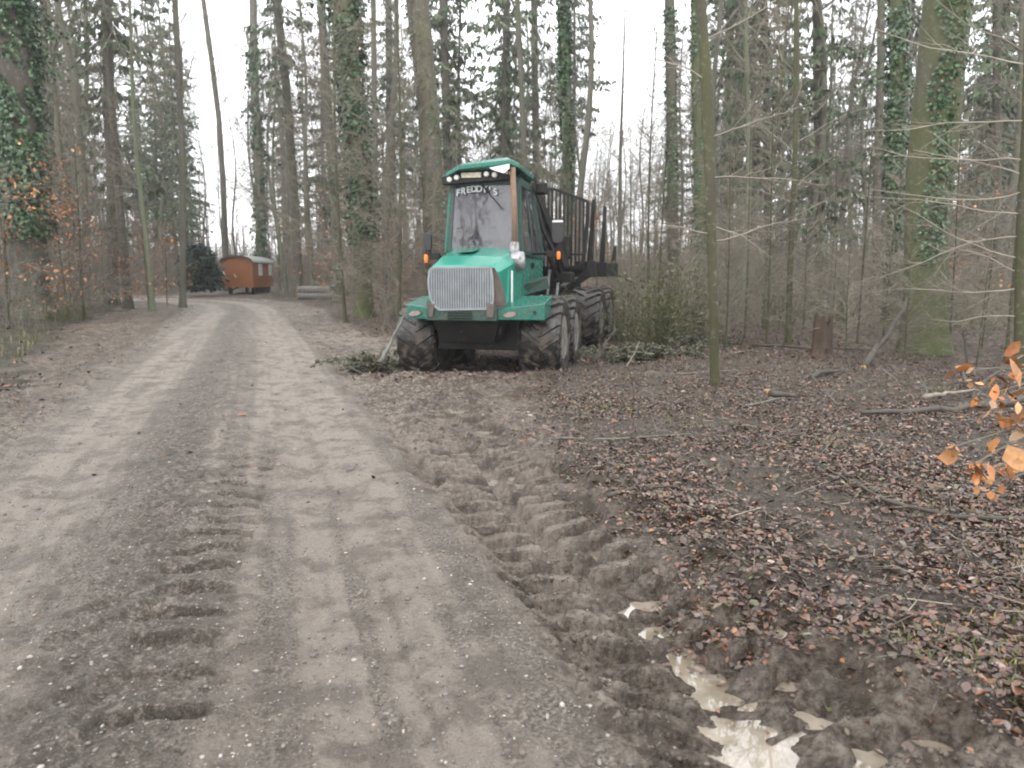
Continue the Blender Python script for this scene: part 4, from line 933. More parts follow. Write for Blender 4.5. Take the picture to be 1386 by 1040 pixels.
def ivy_cards(path, rad, h0, h1, n, seed, size=.075, spread=.10, side=None, shoots=0):
    rs = np.random.default_rng(seed); h = h0 + (h1 - h0) * rs.uniform(0, 1, n); a = rs.uniform(0, 2 * math.pi, n)
    keep = .6 * vn(a * 1.3, h * .9, seed) + .5 * vn(a * 4, h * 2.2, seed + 1) > .47 if side is None else (np.cos(a - side) + .9 * (vn(a * 1.5, h * 1.3, seed) - .5) > .86)
    h, a = h[keep], a[keep]; n = len(h); P = np.array(path, float)
    R = np.interp(h, P[:, 2], rad) + np.abs(rs.normal(0, spread, n)); x = np.interp(h, P[:, 2], P[:, 0]) + R * np.cos(a); y = np.interp(h, P[:, 2], P[:, 1]) + R * np.sin(a)
    pts = np.stack([x, y, h], -1); nrm = np.stack([np.cos(a), np.sin(a), np.full(n, .5)], -1)
    if shoots:
        Q = []; N = []
        for _ in range(shoots):
            hh = rs.uniform(h0 + .35 * (h1 - h0), h1); aa = rs.uniform(0, 6.28); p = on_path(path, hh); d = np.array([math.cos(aa), math.sin(aa), .1]); L = rs.uniform(.5, 1.9)
            for q in range(int(L * 34)):
                t = rs.uniform(0, 1); Q.append(p + d * L * t + rs.normal(0, .10, 3) + np.array([0, 0, -.45 * L * t * t])); N.append(rs.normal(0, 1, 3) + np.array([0, 0, .7]))
        pts = np.concatenate([pts, Q]); nrm = np.concatenate([nrm, N]); n = len(pts)
    nrm = nrm + rs.normal(0, .45, (n, 3)); nrm /= np.linalg.norm(nrm, axis=1, keepdims=True)
    u = np.cross(nrm, rs.normal(0, 1, (n, 3))); u /= np.linalg.norm(u, axis=1, keepdims=True); v = np.cross(nrm, u); s = (size * rs.uniform(.5, 1.3, n))[:, None]
    V = np.stack([pts - v * s * .5, pts + u * s * .55 - v * s * .1, pts + v * s * .7, pts - u * s * .55 - v * s * .1], 1)
    F = (np.arange(4)[None, None] + (np.arange(n) * 4)[:, None, None]).reshape(-1, 4)
    pal = np.array([(.022, .060, .020), (.036, .088, .030), (.018, .045, .016), (.05, .10, .035), (.10, .14, .07)]); c = pal[rs.integers(0, 5, n)] * rs.uniform(.7, 1.3, (n, 1))
    C = np.repeat(np.concatenate([c, np.ones((n, 1))], 1)[:, None], 4, 1).reshape(-1, 4)
    return V.reshape(-1, 3), F, C
def leaf_twigs(P, name, parent, size, seed, pal=((.42, .18, .07), (.34, .13, .05), (.46, .24, .12), (.30, .11, .045)), m=None):
    global rng
    keep = rng; rng = np.random.default_rng(seed); P = np.array(P)
    o = leaf_cards(P, size, pick(list(pal), len(P)), name, m or ORM, curl=.2, flat=.7); rng = keep; o.parent = parent; return o

# ---- trees one can point to in the photograph: traced trunks, each at its own distance
# name, kind, D, [(u, v) from the foot up], trunk width px at foot and at top of frame, height m, bark, extras, label
def hero(name, D, line, w0, w1, H, bark, label, cat='tree', crown='bare', ivy=None, twigs=0, h0=.5, seed=1, base_z=None, flare=.5, cthick=1.0, nb=16, lmax=4, group=None, lowleaf=None, buttress=0, side=None):
    bx, by, bz_ = pt(*line[0], D); z0 = gz(bx, D) if base_z is None else base_z
    path = [(0, 0, 0)]
    for (u, v) in line[1:]:
        q = pt(u, v, D); path.append((q[0] - bx, 0, q[2] - z0))
    q = path[-1]; pr = path[-2]; sl = (q[0] - pr[0]) / max(q[2] - pr[2], .1)
    sl = max(-.08, min(.08, sl)); rs = np.random.default_rng(seed); zt = q[2]; 
    while zt < H - 2: zt += 2.5; path.append((path[-1][0] + sl * 2.5 + rs.normal(0, .05), path[-1][1] + rs.normal(0, .08), zt))
    path = [(p[0], p[1] + .12 * math.sin(p[2] * .5 + seed), p[2]) for p in path]; path[0] = (0, 0, 0)
    m_px = D * 1.0 / FPX; Htop = path[-1][2]
    zz = [p[2] for p in path]; vis = max(q[2], 2.5); r0 = w0 * m_px / 2; r1 = w1 * m_px / 2
    rad = [max(.02, r0 + (r1 - r0) * min(z / vis, 1)) * (1 if z <= vis else max(.12, 1 - .85 * (z - vis) / max(Htop - vis, 1))) for z in zz]
    T = empty(name, (bx, D, z0), 0, label, cat, group)
    trunk_mesh('trunk', path, rad, bark, T, 16 if w0 > 20 else 10, flare, seed, buttress)
    S = []; S0 = []
    if crown == 'bare': S0 = bare_crown(path, Htop, max(r0, .08), seed + 5, h0, nb, lmax, .8 if D > 28 or H < 14 else .45, cthick, .005 + .00012 * D)
    if crown == 'spruce':
        S, (V, F, C) = spruce_crown(path, Htop, seed + 5, h0, 2.8, 26); mesh_from('foliage', V, F, NEED, T, cols={'tint': C})
    if twigs: dead_twigs(S, rs, path, 1.5, Htop * .8, twigs)
    if len(S) or len(S0): segs_mesh('crown' if crown == 'bare' else 'branches', cat_(S, S0), TWIG, T)
    if ivy:
        h_0, h_1, n, size, spread, shoots = ivy[:6]; V, F, C = ivy_cards(path, rad, h_0, h_1, n, seed + 9, size, spread, ivy[6] if len(ivy) > 6 else None, shoots)
        mesh_from('ivy', V, F, IVYM, T, cols={'tint': C})
    if lowleaf:
        h_0, h_1, n, L = lowleaf; P = []
        SS = []
        for _ in range(14):
            h = rs.uniform(h_0, h_1); a = rs.uniform(0, 6.28); d = np.array([math.cos(a), math.sin(a), .15]); grow(SS, rs, on_path(path, h), d, L * rs.uniform(.6, 1.2), .012, 0, [(5, 5, .7, .5, 0, .12), (3, 2, .6, .5, 0, .2), (2, 0, .6, .5, 0, .2)])
        for k in rs.integers(0, len(SS), n): s = SS[k]; P.append(np.array(s[1]) + rs.normal(0, .08, 3))
        segs_mesh('low_branches', SS, TWIG, T); leaf_twigs(P, 'dry_leaves', T, .06, seed)
    if side:
        A = []
        for (h, dx, dz, L) in side: d = np.array([dx, rs.uniform(-.35, .1), dz]); grow(A, rs, on_path(path, h), d / np.linalg.norm(d), L, .013, 0, [(9, 9, .6, .38, -.01, .09), (5, 5, .6, .5, .0, .14), (3, 0, .6, .5, 0, .18)])
        segs_mesh('side_branches', A, TWIG_P, T)
    return T, path, rad

hero('spruce_tree', 24, [(42, 408), (38, 300), (24, 150), (8, 0)], 44, 40, 27, BK_SPR, 'very thick dark ivy-clad trunk at the left edge with green shoots hanging right', crown='spruce', ivy=(2.5, 17, 42000, .10, .20, 230), twigs=30, h0=.38, seed=3)
hero('beech_tree', 30, [(118, 412), (112, 250), (100, 110), (78, 0)], 9, 8, 24, BK_BEECH, 'slim grey tree leaning left just right of the thick ivy-clad trunk at the left edge', h0=.3, seed=11, nb=22)
hero('spruce_tree', 36, [(152, 415), (152, 250), (147, 100), (142, 0)], 15, 13, 28, BK_SPR, 'dark spruce with a straight trunk and green boughs above the orange-leaved branches on the left', crown='spruce', twigs=60, h0=.14, seed=13, lowleaf=(2, 4.5, 160, 1.6))
hero('beech_tree', 34, [(246, 398), (246, 250), (243, 120), (238, 0)], 8, 7, 25, BK_BEECH, 'slender pale trunk just left of the dark evergreen bush at the bend', h0=.35, seed=17, nb=26)
hero('beech_tree', 58, [(306, 372), (303, 250), (296, 160), (287, 90), (276, 0)], 8, 6, 22, BK_BEECH, 'bent bare tree rising behind the left end of the orange wagon into open sky', h0=.6, seed=19, nb=12, lmax=3.5)
hero('beech_tree', 56, [(352, 372), (352, 250), (345, 120), (342, 0)], 15, 10, 26, BK_BEECH, 'ivy-greened trunk rising directly behind the orange wagon roof', h0=.55, seed=23, ivy=(1, 17, 2600, .2, .16, 10), nb=14)
hero('spruce_tree', 47, [(404, 386), (396, 250), (388, 120), (374, 0)], 13, 11, 27, BK_SPR, 'dark straight trunk standing between the orange wagon and the low log stack', crown='spruce', h0=.45, seed=29, twigs=50)
hero('beech_tree', 38, [(458, 398), (452, 280), (443, 130), (434, 0)], 13, 10, 26, BK_SPR, 'dark slim trunk left of the thick ivy-wrapped trunk beside the track', h0=.5, seed=31, ivy=(.5, 7, 1500, .12, .1, 6), twigs=20)
hero('oak_tree', 25.5, [(493, 428), (490, 300), (480, 150), (466, 0)], 24, 27, 26, BK_MOSS, 'thick ivy-wrapped trunk standing on the right verge of the track, left of the forwarder', h0=.55, seed=37, ivy=(2.5, 14, 15000, .11, .16, 30), nb=10, buttress=.12)
hero('oak_tree', 24, [(597, 436), (589, 330), (580, 150), (564, 0)], 30, 29, 27, BK_BRN, 'thick mossy brown trunk rising right behind the left side of the forwarder cab', h0=.5, seed=41, ivy=(3, 15, 1100, .09, .07, 0), nb=14)
hero('spruce_tree', 42, [(606, 400), (606, 250), (604, 120), (600, 0)], 11, 10, 26, BK_SPR, 'spruce whose trunk shows between the thick mossy trunk and the cab roof', crown='spruce', h0=.32, seed=43, twigs=40)
hero('spruce_tree', 46, [(690, 400), (688, 200), (686, 0)], 9, 8, 24, BK_SPR, 'ragged spruce rising above the right half of the cab roof, leftmost of the three there', crown='spruce', h0=.25, seed=47, twigs=30)
hero('beech_tree', 38, [(712, 400), (710, 215), (706, 120), (700, 0)], 8, 7, 24, BK_BEECH, 'slim brown trunk straight above the right corner of the cab roof', h0=.6, seed=53, nb=12)
hero('spruce_tree', 52, [(727, 395), (726, 215), (724, 100), (723, 0)], 10, 9, 27, BK_SPR, 'drooping spruce between the slim brown trunk and the green ivy column', crown='spruce', h0=.3, seed=59, twigs=30)
hero('oak_tree', 33, [(770, 410), (768, 250), (766, 120), (763, 0)], 15, 12, 25, BK_MOSS, 'dark green ivy column of a trunk rising behind the forwarder load frame', h0=.6, seed=61, ivy=(1, 14, 8500, .12, .09, 8), nb=12)
hero('beech_tree', 45, [(838, 395), (840, 200), (843, 100), (846, 10)], 7, 1.5, 16, BK_BEECH, 'thin wavering bare tree right of the load frame stakes', h0=.45, seed=67, nb=14, lmax=3)
hero('beech_tree', 21, [(913, 425), (911, 335), (908, 180), (906, 0)], 15, 13, 24, BK_SPR, 'straight dark trunk behind the green broom bush, left of the near forked tree', h0=.7, seed=71, ivy=(3.2, 8.5, 1500, .07, .035, 0), nb=8)
hero('beech_tree', 9.9, [(967, 532), (962, 400), (958, 250), (955, 120), (948, 0)], 11.5, 13.5, 13, BK_SAP, 'nearest upright tree right of the forwarder, a bare mossy pole standing in the fallen leaves', h0=.55, seed=73, flare=.15, nb=10, lmax=2.2, side=[(2.0, -1, -.05, 1.0), (2.1, .8, -.2, .9), (3.2, 1, .25, 1.4), (2.7, 1, .1, 1.5), (4.4, 1, .5, 1.5), (3.9, -.8, .4, 1.2), (1.9, 1, .1, 1.4)])
hero('beech_tree', 27, [(948, 418), (948, 300), (945, 150), (943, 0)], 15, 14, 25, BK_MOSS, 'grey-green lichened trunk just behind and left of the nearest bare pole', h0=.6, seed=79, ivy=(1, 12, 2600, .09, .06, 4), nb=10)
hero('beech_tree', 30, [(962, 400), (962, 260), (966, 100), (978, 0)], 6, 6, 20, BK_BEECH, 'thin trunk leaning right behind the nearest bare pole', h0=.5, seed=83, nb=12)
hero('beech_tree', 40, [(985, 400), (986, 200), (988, 0)], 9, 8, 26, BK_FAR, 'pale straight trunk, left one of the close pair right of the nearest bare pole', h0=.5, seed=85, nb=14)
hero('beech_tree', 42, [(1000, 400), (1002, 200), (1004, 0)], 10, 9, 26, BK_FAR, 'pale straight trunk, right one of the close pair right of the nearest bare pole', h0=.5, seed=87, nb=14)
hero('beech_tree', 16, [(1067, 468), (1072, 350), (1077, 220), (1075, 100), (1075, 0)], 8, 6, 11, BK_SAP, 'thin crooked mossy young tree between the nearest bare pole and the broken stump', h0=.45, seed=89, flare=.2, nb=12, lmax=2.2, side=[(2.7, 1, .5, 1.3), (3.3, 1, .7, 1.4), (3.0, -1, .3, 1.3), (2.4, -1, .1, 1.6), (4.2, 1, .5, 1.6), (4.0, -1, .5, 1.3)])
hero('spruce_tree', 34, [(1108, 410), (1106, 200), (1104, 0)], 9, 8, 25, BK_SPR, 'grey-green spruce standing behind the broken stump', crown='spruce', h0=.16, seed=97, twigs=50)
hero('beech_tree', 27, [(1186, 412), (1188, 250), (1190, 100), (1192, 0)], 10, 9, 25, BK_SPR, 'slim dark trunk left of the two ivy-clad trunks on the right', h0=.5, seed=101, nb=12, twigs=12)
hero('oak_tree', 21, [(1206, 432), (1208, 300), (1213, 150), (1217, 0)], 20, 19, 25, BK_MOSS, 'dark ivy-clad trunk directly left of the big mossy trunk', h0=.6, seed=103, ivy=(1.5, 9, 7000, .08, .09, 14), nb=8)
hero('oak_tree', 13.8, [(1250, 483), (1254, 400), (1262, 250), (1272, 120), (1282, 0)], 51, 56, 24, BK_MOSS, 'biggest trunk on the right, yellow-green with moss, a strip of ivy climbing its middle', h0=.6, seed=107, flare=.22, ivy=(1.6, 7.5, 6500, .058, .03, 5, -1.68), nb=8, buttress=.12)
hero('beech_tree', 10.3, [(1379, 522), (1382, 350), (1385, 150), (1386, 0)], 15, 14, 12, BK_SAP, 'dark thin trunk at the right edge of the picture behind the orange leaves', h0=.4, seed=109, flare=.2, nb=14, lmax=2.6, side=[(.9, -1, .12, 1.3), (1.3, -1, -.1, 1.9), (1.7, -1, .1, 2.0), (2.0, -1, -.12, 2.2), (2.3, -1, .05, 2.3), (2.6, -1, -.1, 2.2), (3.0, -1, .06, 2.5), (3.5, -1, .1, 2.4), (4.2, -1, .2, 2.4), (1.5, -.6, .3, 1.2), (2.8, -.8, .3, 1.6)])
hero('spruce_tree', 30, [(1352, 410), (1350, 200), (1348, 0)], 11, 10, 24, BK_SPR, 'spruce in the thicket between the biggest trunk and the right edge trunk', crown='spruce', h0=.15, seed=113, twigs=50)
hero('spruce_tree', 33, [(1040, 400), (1038, 200), (1036, 0)], 9, 8, 24, BK_SPR, 'spruce standing left of the thin crooked young tree', crown='spruce', h0=.25, seed=127, twigs=50)
hero('beech_tree', 33, [(62, 405), (64, 200), (60, 0)], 10, 9, 24, BK_BEECH, 'grey trunk close behind the thick ivy-clad trunk at the left edge', h0=.4, seed=131, nb=20)
hero('spruce_tree', 60, [(528, 385), (528, 180), (526, 0)], 9, 8, 27, BK_SPR, 'distant spruce midway between the two thick trunks left of the cab', crown='spruce', h0=.2, seed=137, twigs=40)
hero('beech_tree', 44, [(510, 390), (508, 200), (505, 0)], 8, 7, 26, BK_BEECH, 'slim trunk just right of the thick ivy-wrapped trunk by the track', h0=.45, seed=139, nb=16)

# ---- forest behind: prototypes with their own parts, then copies
def proto_bare(seed, H, r, h0, label, group, nb=26, lmax=5.0):
    T = empty('beech_tree', (0, 0, -50), 0, label, 'tree', group); path = wavy(H, seed, .35); rad = [r * (1 - .85 * p[2] / H) for p in path]
    trunk_mesh('trunk', path, rad, BK_FAR if seed % 2 else BK_BEECH, T, 8, .4, seed); segs_mesh('crown', bare_crown(path, H, r, seed, h0, nb, lmax, 1.0, 1.2, .013), TWIG, T); return T
def proto_spruce(seed, H, r, h0, label, group):
    T = empty('spruce_tree', (0, 0, -50), 0, label, 'tree', group); path = wavy(H, seed, .12); rad = [r * (1 - .9 * p[2] / H) for p in path]
    trunk_mesh('trunk', path, rad, BK_SPR, T, 8, .4, seed); S, (V, F, C) = spruce_crown(path, H, seed, h0, 2.9, 32)
    dead_twigs(S, np.random.default_rng(seed), path, 1.2, H * h0, 50, 1.6); segs_mesh('branches', S, TWIG, T); mesh_from('foliage', V, F, NEED, T, cols={'tint': C}); return T
def proto_sapling(seed, H, label, group, leaves=0, m=None, green=0, rmin=.0075, dens=1.0):
    T = empty('young_tree', (0, 0, -50), 0, label, 'young tree', group); rs = np.random.default_rng(seed); path = wavy(H, seed, .12)
    rad = [.020 * (1 - .8 * p[2] / H) * H / 4 + .008 for p in path]; trunk_mesh('stem', path, rad, BK_SAP, T, 6, .2, seed)
    nb = int(16 + 5 * H); f = .07 + .92 * (np.arange(nb) + rs.uniform(0, 1, nb)) / nb; a = rs.uniform(0, 6.28, nb); D = np.stack([np.cos(a), np.sin(a), .25 + .7 * f], -1); D /= np.linalg.norm(D, axis=1, keepdims=True)
    A = vgrow(rs, np.array([on_path(path, h) for h in f * H]), D, (1.0 + .22 * H) * (1.15 - f * .8) * rs.uniform(.45, 1.1, nb), np.full(nb, .012), 5, .02, .13)
    B = vchild(rs, A, 4.5 * dens, .75, .5, rmin, .7, 3, .0, .18, .2); C = vchild(rs, B, 4 * dens, .7, .6, rmin * .8, .8, 2, .0, .2, .12); S = [np.concatenate([X[i] for X in (A, B, C)]) for i in range(4)]
    segs_mesh('branches', S, m or TWIG, T)
    if leaves:
        P = S[1][rs.integers(0, len(S[1]), leaves)] + rs.normal(0, .05, (leaves, 3))
        leaf_twigs(P, 'dry_leaves', T, .07, seed) if not green else leaf_twigs(P, 'foliage', T, .10, seed, NPAL_G, NEED)
    return T
NPAL_G = [(.05, .07, .025), (.07, .085, .03), (.04, .055, .022)]
GB = 'bare trees crowding the background forest'; GS = 'spruces crowding the background forest'; GY = 'bare saplings of the forest understorey'; GO = 'saplings holding dry orange leaves'
LB = 'bare grey broadleaf tree, one of the look-alikes crowding the background forest'
LS = 'dark ragged spruce, one of the look-alikes crowding the background forest'
LY = 'bare twiggy grey-brown sapling, one of the look-alikes filling the forest understorey'
LO = 'small beech sapling still holding dry orange leaves among the bare understorey'
PB = [proto_bare(201 + k, H, r, h0, LB, GB) for k, (H, r, h0) in enumerate(((23, .17, .32), (25, .20, .42), (21, .14, .25), (24, .18, .5)))]
PS = [proto_spruce(211 + k, H, r, h0, LS, GS) for k, (H, r, h0) in enumerate(((27, .19, .22), (24, .17, .14), (29, .21, .4)))]
PY = [proto_sapling(221 + k, H, LY, GY) for k, H in enumerate((4.2, 5.5, 3.2, 7.5, 10.0, 8.5))] + [proto_sapling(241 + k, H, LY, GY, 0, TWIG_P) for k, H in enumerate((3.6, 5.0))]
PO = [proto_sapling(231 + k, H, LO, GO, 420) for k, H in enumerate((3.6, 4.6))] + [proto_sapling(236, 4.2, LO, GO, 900)]
rf = random.Random(5); used = {}
def put(protos, x, y, s):
    k = rf.randrange(len(protos)); p = protos[k]; z = gz(x, y) - .05; rz = rf.uniform(0, 6.28)
    if id(p) not in used: used[id(p)] = 1; p.location = (x, y, z); p.rotation_euler = (0, 0, rz); p.scale = (s, s, s); return p
    return copy_thing(p, (x, y, z), rz, s)
def free(x, y, right=3.2, left=-5.2):
    if y < 60:
        t = float(road_t(np.array([x]), np.array([y]))[0])
        if left < t < right: return False
    if y > 44 and x < -12 and y < 60 and -24 < x < -15: return False        # the wagon's clearing
    if -3.2 < x < 5.5 and y < 21: return False                # the forwarder
    if x > 0 and y < 15: return False
    return True
taken = []
def sample(n, y0, y1, mind, spread=.78, **kw):
    out = []; tries = 0
    while len(out) < n and tries < n * 60:
        tries += 1; y = math.sqrt(rf.uniform(y0 * y0, y1 * y1)); x = rf.uniform(-spread, spread) * (y + 3)
        if not free(x, y, **kw): continue
        if any((x - a) ** 2 + (y - b_) ** 2 < mind * mind for a, b_ in taken): continue
        taken.append((x, y)); out.append((x, y))
    return out
def px_of(x, y): return 693 + x / (y * cT + 1) * FPX
def gap(x, y):
    """open sky seen over the bend and either side of the machine: only lower trees stand there"""
    u = px_of(x, y); return (300 < u < 335) or (355 < u < 380) or (632 < u < 682) or (785 < u < 900) or (915 < u < 935)
for x, y in sample(255, 28, 120, 1.8):
    s = rf.uniform(.8, 1.12)
    if gap(x, y): s = min(s, rf.uniform(.75, 1.0) * (1.5 + y * .235) / 24)
    put(PB, x, y, s)
for x, y in sample(150, 30, 118, 2.4):
    u = px_of(x, y)
    if gap(x, y) or 270 < u < 300: continue
    if 380 < u < 600 and rf.random() < .3: continue
    put(PS, x, y, rf.uniform(.75, 1.1))
for x, y in sample(285, 19, 80, 1.1, right=1.6, left=-6.8): put(PY, x, y, rf.uniform(.65, 1.25) if not gap(x, y) else .7)
for x, y in sample(64, 20, 60, 1.0, right=2.2, left=-6.8):
    u = px_of(x, y)
    if u < 600 or rf.random() < .4: put(PO, x, y, rf.uniform(.7, 1.3))
for u, D, s in ((90, 24, 1.2), (112, 27, 1.3), (8, 20, .9), (200, 32, 1.0), (225, 36, 1.1), (330, 62, 1.8), (380, 58, 1.8), (448, 40, .7), (470, 48, 1.6), (420, 52, 1.7), (10, 24, 1.8), (545, 46, 1.3)):
    x, y, _ = pt(u, 400, D); put(PO, x, y, s)
for u, D, s in ((1040, 15.5, .55), (1130, 17, .7), (1165, 15.8, .5), (1290, 15.5, .6), (1335, 14.5, .55), (1330, 11.5, .4), (1150, 14.2, .4), (1010, 17, .6), (930, 19, .8), (1200, 17.5, .8), (1370, 13, .6), (1090, 20, .9), (880, 21, .8), (1255, 18, .9), (985, 15, .45), (1230, 12.4, .3)):
    x, y, _ = pt(u, 400, D); put(PY, x, y, s)
for P_ in (PB, PS, PY, PO):
    for p in P_:
        if id(p) not in used:
            for ch in list(p.children): bpy.data.objects.remove(ch)
            bpy.data.objects.remove(p)

# far wood: reads as one mass behind everything
def far_wood():
    rs = np.random.default_rng(77); S = []
    for k in range(46):                                     # the wood goes on behind the photographer
        y = -rs.uniform(7, 60); x = rs.uniform(-45, 45); H = rs.uniform(17, 25); r = rs.uniform(.14, .3)
        if abs(x - 2.5 + y * .33) < 4: continue
        p = np.array([x, y, -.3]); S.append((p, p + (rs.normal(0, .4), 0, H), r, .05)); e0 = S[-1][1]
        for j in range(60):
            b_ = p + (e0 - p) * rs.uniform(.3, 1); e = b_ + np.array([rs.normal(0, 1.4), rs.normal(0, 1.4), rs.uniform(0, 1.8)]); S.append((b_, e, .04, .01))
            for _ in range(3): g = b_ + (e - b_) * rs.uniform(.2, 1); S.append((g, g + rs.normal(0, .5, 3), .015, .006))
    for k in range(520):
        y = rs.uniform(105, 170); x = rs.uniform(-.95, .95) * y; z = gz(x, y); H = rs.uniform(13, 24) * (y / 150) ** .5
        u = px_of(x, y)
        if gap(x, y) or 290 < u < 385: H *= .62
        p = np.array([x, y, z - .5]); r = rs.uniform(.10, .24); S.append((p, p + (rs.normal(0, .5), 0, H * .5), r, r * .7)); q = np.array(S[-1][1]); S.append((q, q + (rs.normal(0, .6), 0, H * .5), r * .7, .03))
        for j in range(46):
            f = rs.uniform(.12, 1); b_ = p + (S[-1][1] - p) * f; a = rs.uniform(0, 6.28); L = rs.uniform(1, 4) * (1.2 - .7 * f); d = np.array([math.cos(a), math.sin(a), rs.uniform(-.1, 1.0)]); e = b_ + d * L
            S.append((b_, e, .05, .02))
            for _ in range(4): g = b_ + (e - b_) * rs.uniform(.2, 1); S.append((g, g + rs.normal(0, .8, 3), .028, .012))
    o = segs_mesh('far_wood', S, TWIG); tag(o, 'far wood of bare trees closing the view', kind='stuff')
far_wood()
def thicket():
    rs = np.random.default_rng(78); n = 60000
    y = np.sqrt(rs.uniform(17 ** 2, 100 ** 2, n)); x = rs.uniform(-.82, .82, n) * (y + 2); t = road_t(x, y)
    k = ~((y < 60) & (t > -6.6) & (t < 1.9)) & ~((x > -3.2) & (x < 5.5) & (y < 21)) & ~((x > 0) & (y < 16.5)) & ~((y > 42) & (y < 60) & (x > -25) & (x < -15)) & (vn(x * .35, y * .35, 66) + .35 * rs.uniform(-1, 1, n) > .42)
    k &= rs.uniform(0, 1, n) < .7
    x, y = x[k], y[k]; n = len(x); P = np.stack([x, y, ground(x, y, False)], -1); D = rs.normal(0, .22, (n, 3)); D[:, 2] = 1
    H = rs.uniform(.4, 2.2, n) * (.8 + y / 70); w_ = .004 + .00013 * y
    A = vgrow(rs, P, D / np.linalg.norm(D, axis=1, keepdims=True), H, w_ * 1.2, 3, 0, .12); B = vchild(rs, A, 3.0, .6, .42, .006, .8, 2, .03, .15, .1)
    o = segs_mesh('undergrowth', [X[:len(X) * 2 // 3] for X in [np.concatenate([X[i] for X in (A, B)]) for i in range(4)]], TWIG); o2 = segs_mesh('undergrowth_pale', [X[len(X) * 2 // 3:] for X in [np.concatenate([X[i] for X in (A, B)]) for i in range(4)]], TWIG_P); tag(o2, 'pale dead stems among the forest undergrowth', kind='stuff'); print('thicket', n, len(A[0]), len(B[0])); tag(o, 'grey-brown twiggy undergrowth filling the forest floor', kind='stuff')
thicket()

# ------------------------------------------------------------------ damp air
def haze():
    m = bpy.data.materials.new('haze_air'); m.use_nodes = True; nt = m.node_tree; nt.nodes.clear(); o = nt.nodes.new('ShaderNodeOutputMaterial'); v = nt.nodes.new('ShaderNodeVolumePrincipled')
    v.inputs['Color'].default_value = (.93, .94, .96, 1); v.inputs['Density'].default_value = HAZE; v.inputs['Anisotropy'].default_value = .2; nt.links.new(v.outputs[0], o.inputs['Volume'])
    c = MB(); c.box(-330, 330, -10, 430, -3, 40); h = c.build('haze', m); tag(h, 'thin damp haze in the forest air', kind='stuff')
HAZE = .0009
haze()

def floor_twigs():
    rs = np.random.default_rng(91); n = 9000; y = np.exp(rs.uniform(math.log(2.2), math.log(24), n)); x = rs.uniform(-.3, .95, n) * (1 + y)
    k = ((x - Bx(y)) > .2) & (rs.uniform(0, 1, n) < np.where(y > 8, 1, .32)) & ~((x > -2.6) & (x < 2.2) & (y > 11.3) & (y < 21) & (x < -.4 + (y - 11) * .27 + 1.6)); x, y = x[k], y[k]; n = len(x)
    z = ground(x, y) + .012; P = np.stack([x, y, z], -1); a = rs.uniform(0, 6.28, n); D = np.stack([np.cos(a), np.sin(a), rs.uniform(-.02, .45, n) ** 2 * 2], -1); D /= np.linalg.norm(D, axis=1, keepdims=True)
    A = vgrow(rs, P, D, rs.lognormal(-1.5, .6, n), rs.uniform(.0025, .006, n), 4, -.01, .12); B = vchild(rs, A, 4, .7, .5, .0022, .7, 2, 0, .2, .06)
    h = len(A[0]) // 2; X = [np.concatenate([A[i], B[i]]) for i in range(4)]; rs.shuffle
    idx = rs.permutation(len(X[0])); o = segs_mesh('fallen_twigs', [q[idx[:len(idx) * 3 // 4]] for q in X], TWIG_D); tag(o, 'dark little twigs strewn over the leaf litter', kind='stuff')
    o = segs_mesh('pale_fallen_twigs', [q[idx[len(idx) * 3 // 4:]] for q in X], TWIG_P); tag(o, 'pale little twigs strewn over the leaf litter', kind='stuff')
TWIG_D = mat('twig_dark', (.09, .072, .058), (.05, .04, .034), 3, .7)
floor_twigs()

# ------------------------------------------------------------------ fallen wood, each piece by itself
MSTK = mat('stick_bark', (.085, .072, .060), (.045, .038, .032), 9, .75, .004); MSTKP = mat('pale_wood', (.26, .22, .175), (.13, .11, .09), 8, .7, .003); MSTKD = mat('wet_dark_wood', (.045, .038, .032), (.075, .062, .05), 9, .6, .005)
MBRK = mat('broken_wood', (.42, .28, .15), (.30, .19, .10), 12, .8)
MLIME = mat('lichen_wood', (.19, .19, .165), (.09, .085, .075), 12, .75, .003)
def stick(name, pts, r, m, label, lift=0.02, twigs=0, cat='branch', group=None, seed=1, broken=False):
    """pts: photo pixels on the ground or world points (x, y, z)"""
    rs = np.random.default_rng(seed); W = []
    for p in pts:
        if len(p) == 2: x, y = gr(*p); W.append((x, y, gz(x, y) + r * .7 + lift))
        else: W.append(tuple(p))
    Q = []
    for i in range(len(W) - 1):
        for k in range(4):
            t = k / 4; q = Vector(W[i]).lerp(Vector(W[i + 1]), t); Q.append(q + Vector(tuple(rs.normal(0, r * .35, 3))))
    Q.append(Vector(W[-1])); o0 = Q[0].copy(); Q = [tuple(q - o0) for q in Q]; n = len(Q)
    c = MB(); c.tube(Q, [r * (1.1 - .65 * k / (n - 1)) for k in range(n)], 9)
    T = c.build(name, m, None, smooth=True, loc=tuple(o0)); tag(T, label, cat, group)
    if twigs:
        A = []; 
        for _ in range(twigs):
            k = rs.integers(1, n - 1); d = rs.normal(0, 1, 3); d[2] = abs(d[2]) * .6; grow(A, rs, Q[k], d / np.linalg.norm(d), rs.uniform(.15, .45), r * .35, 0, [(4, 2, .6, .5, 0, .2), (2, 0, .6, .5, 0, .2)])
        segs_mesh('brushwood', A, m, T)
    if broken:
        c = MB(); d = (Vector(Q[1]) - Vector(Q[0])).normalized(); c.tube([tuple(Vector(Q[0]) - d * r * .5), tuple(Vector(Q[0]) - d * r * 3)], [r * 1.02, r * .25], 7); c.build('broken_end', MBRK, T)
    return T
stick('fallen_branch', [(822, 684), (868, 680), (917, 673)], .016, MSTK, 'short thick grey stick lying in the leaf litter beside the churned clods', seed=1)
stick('fallen_branch', [(742, 599), (830, 603), (935, 599)], .011, MLIME, 'long thin pale stick lying level across the leaves below the patch of moss', seed=2)
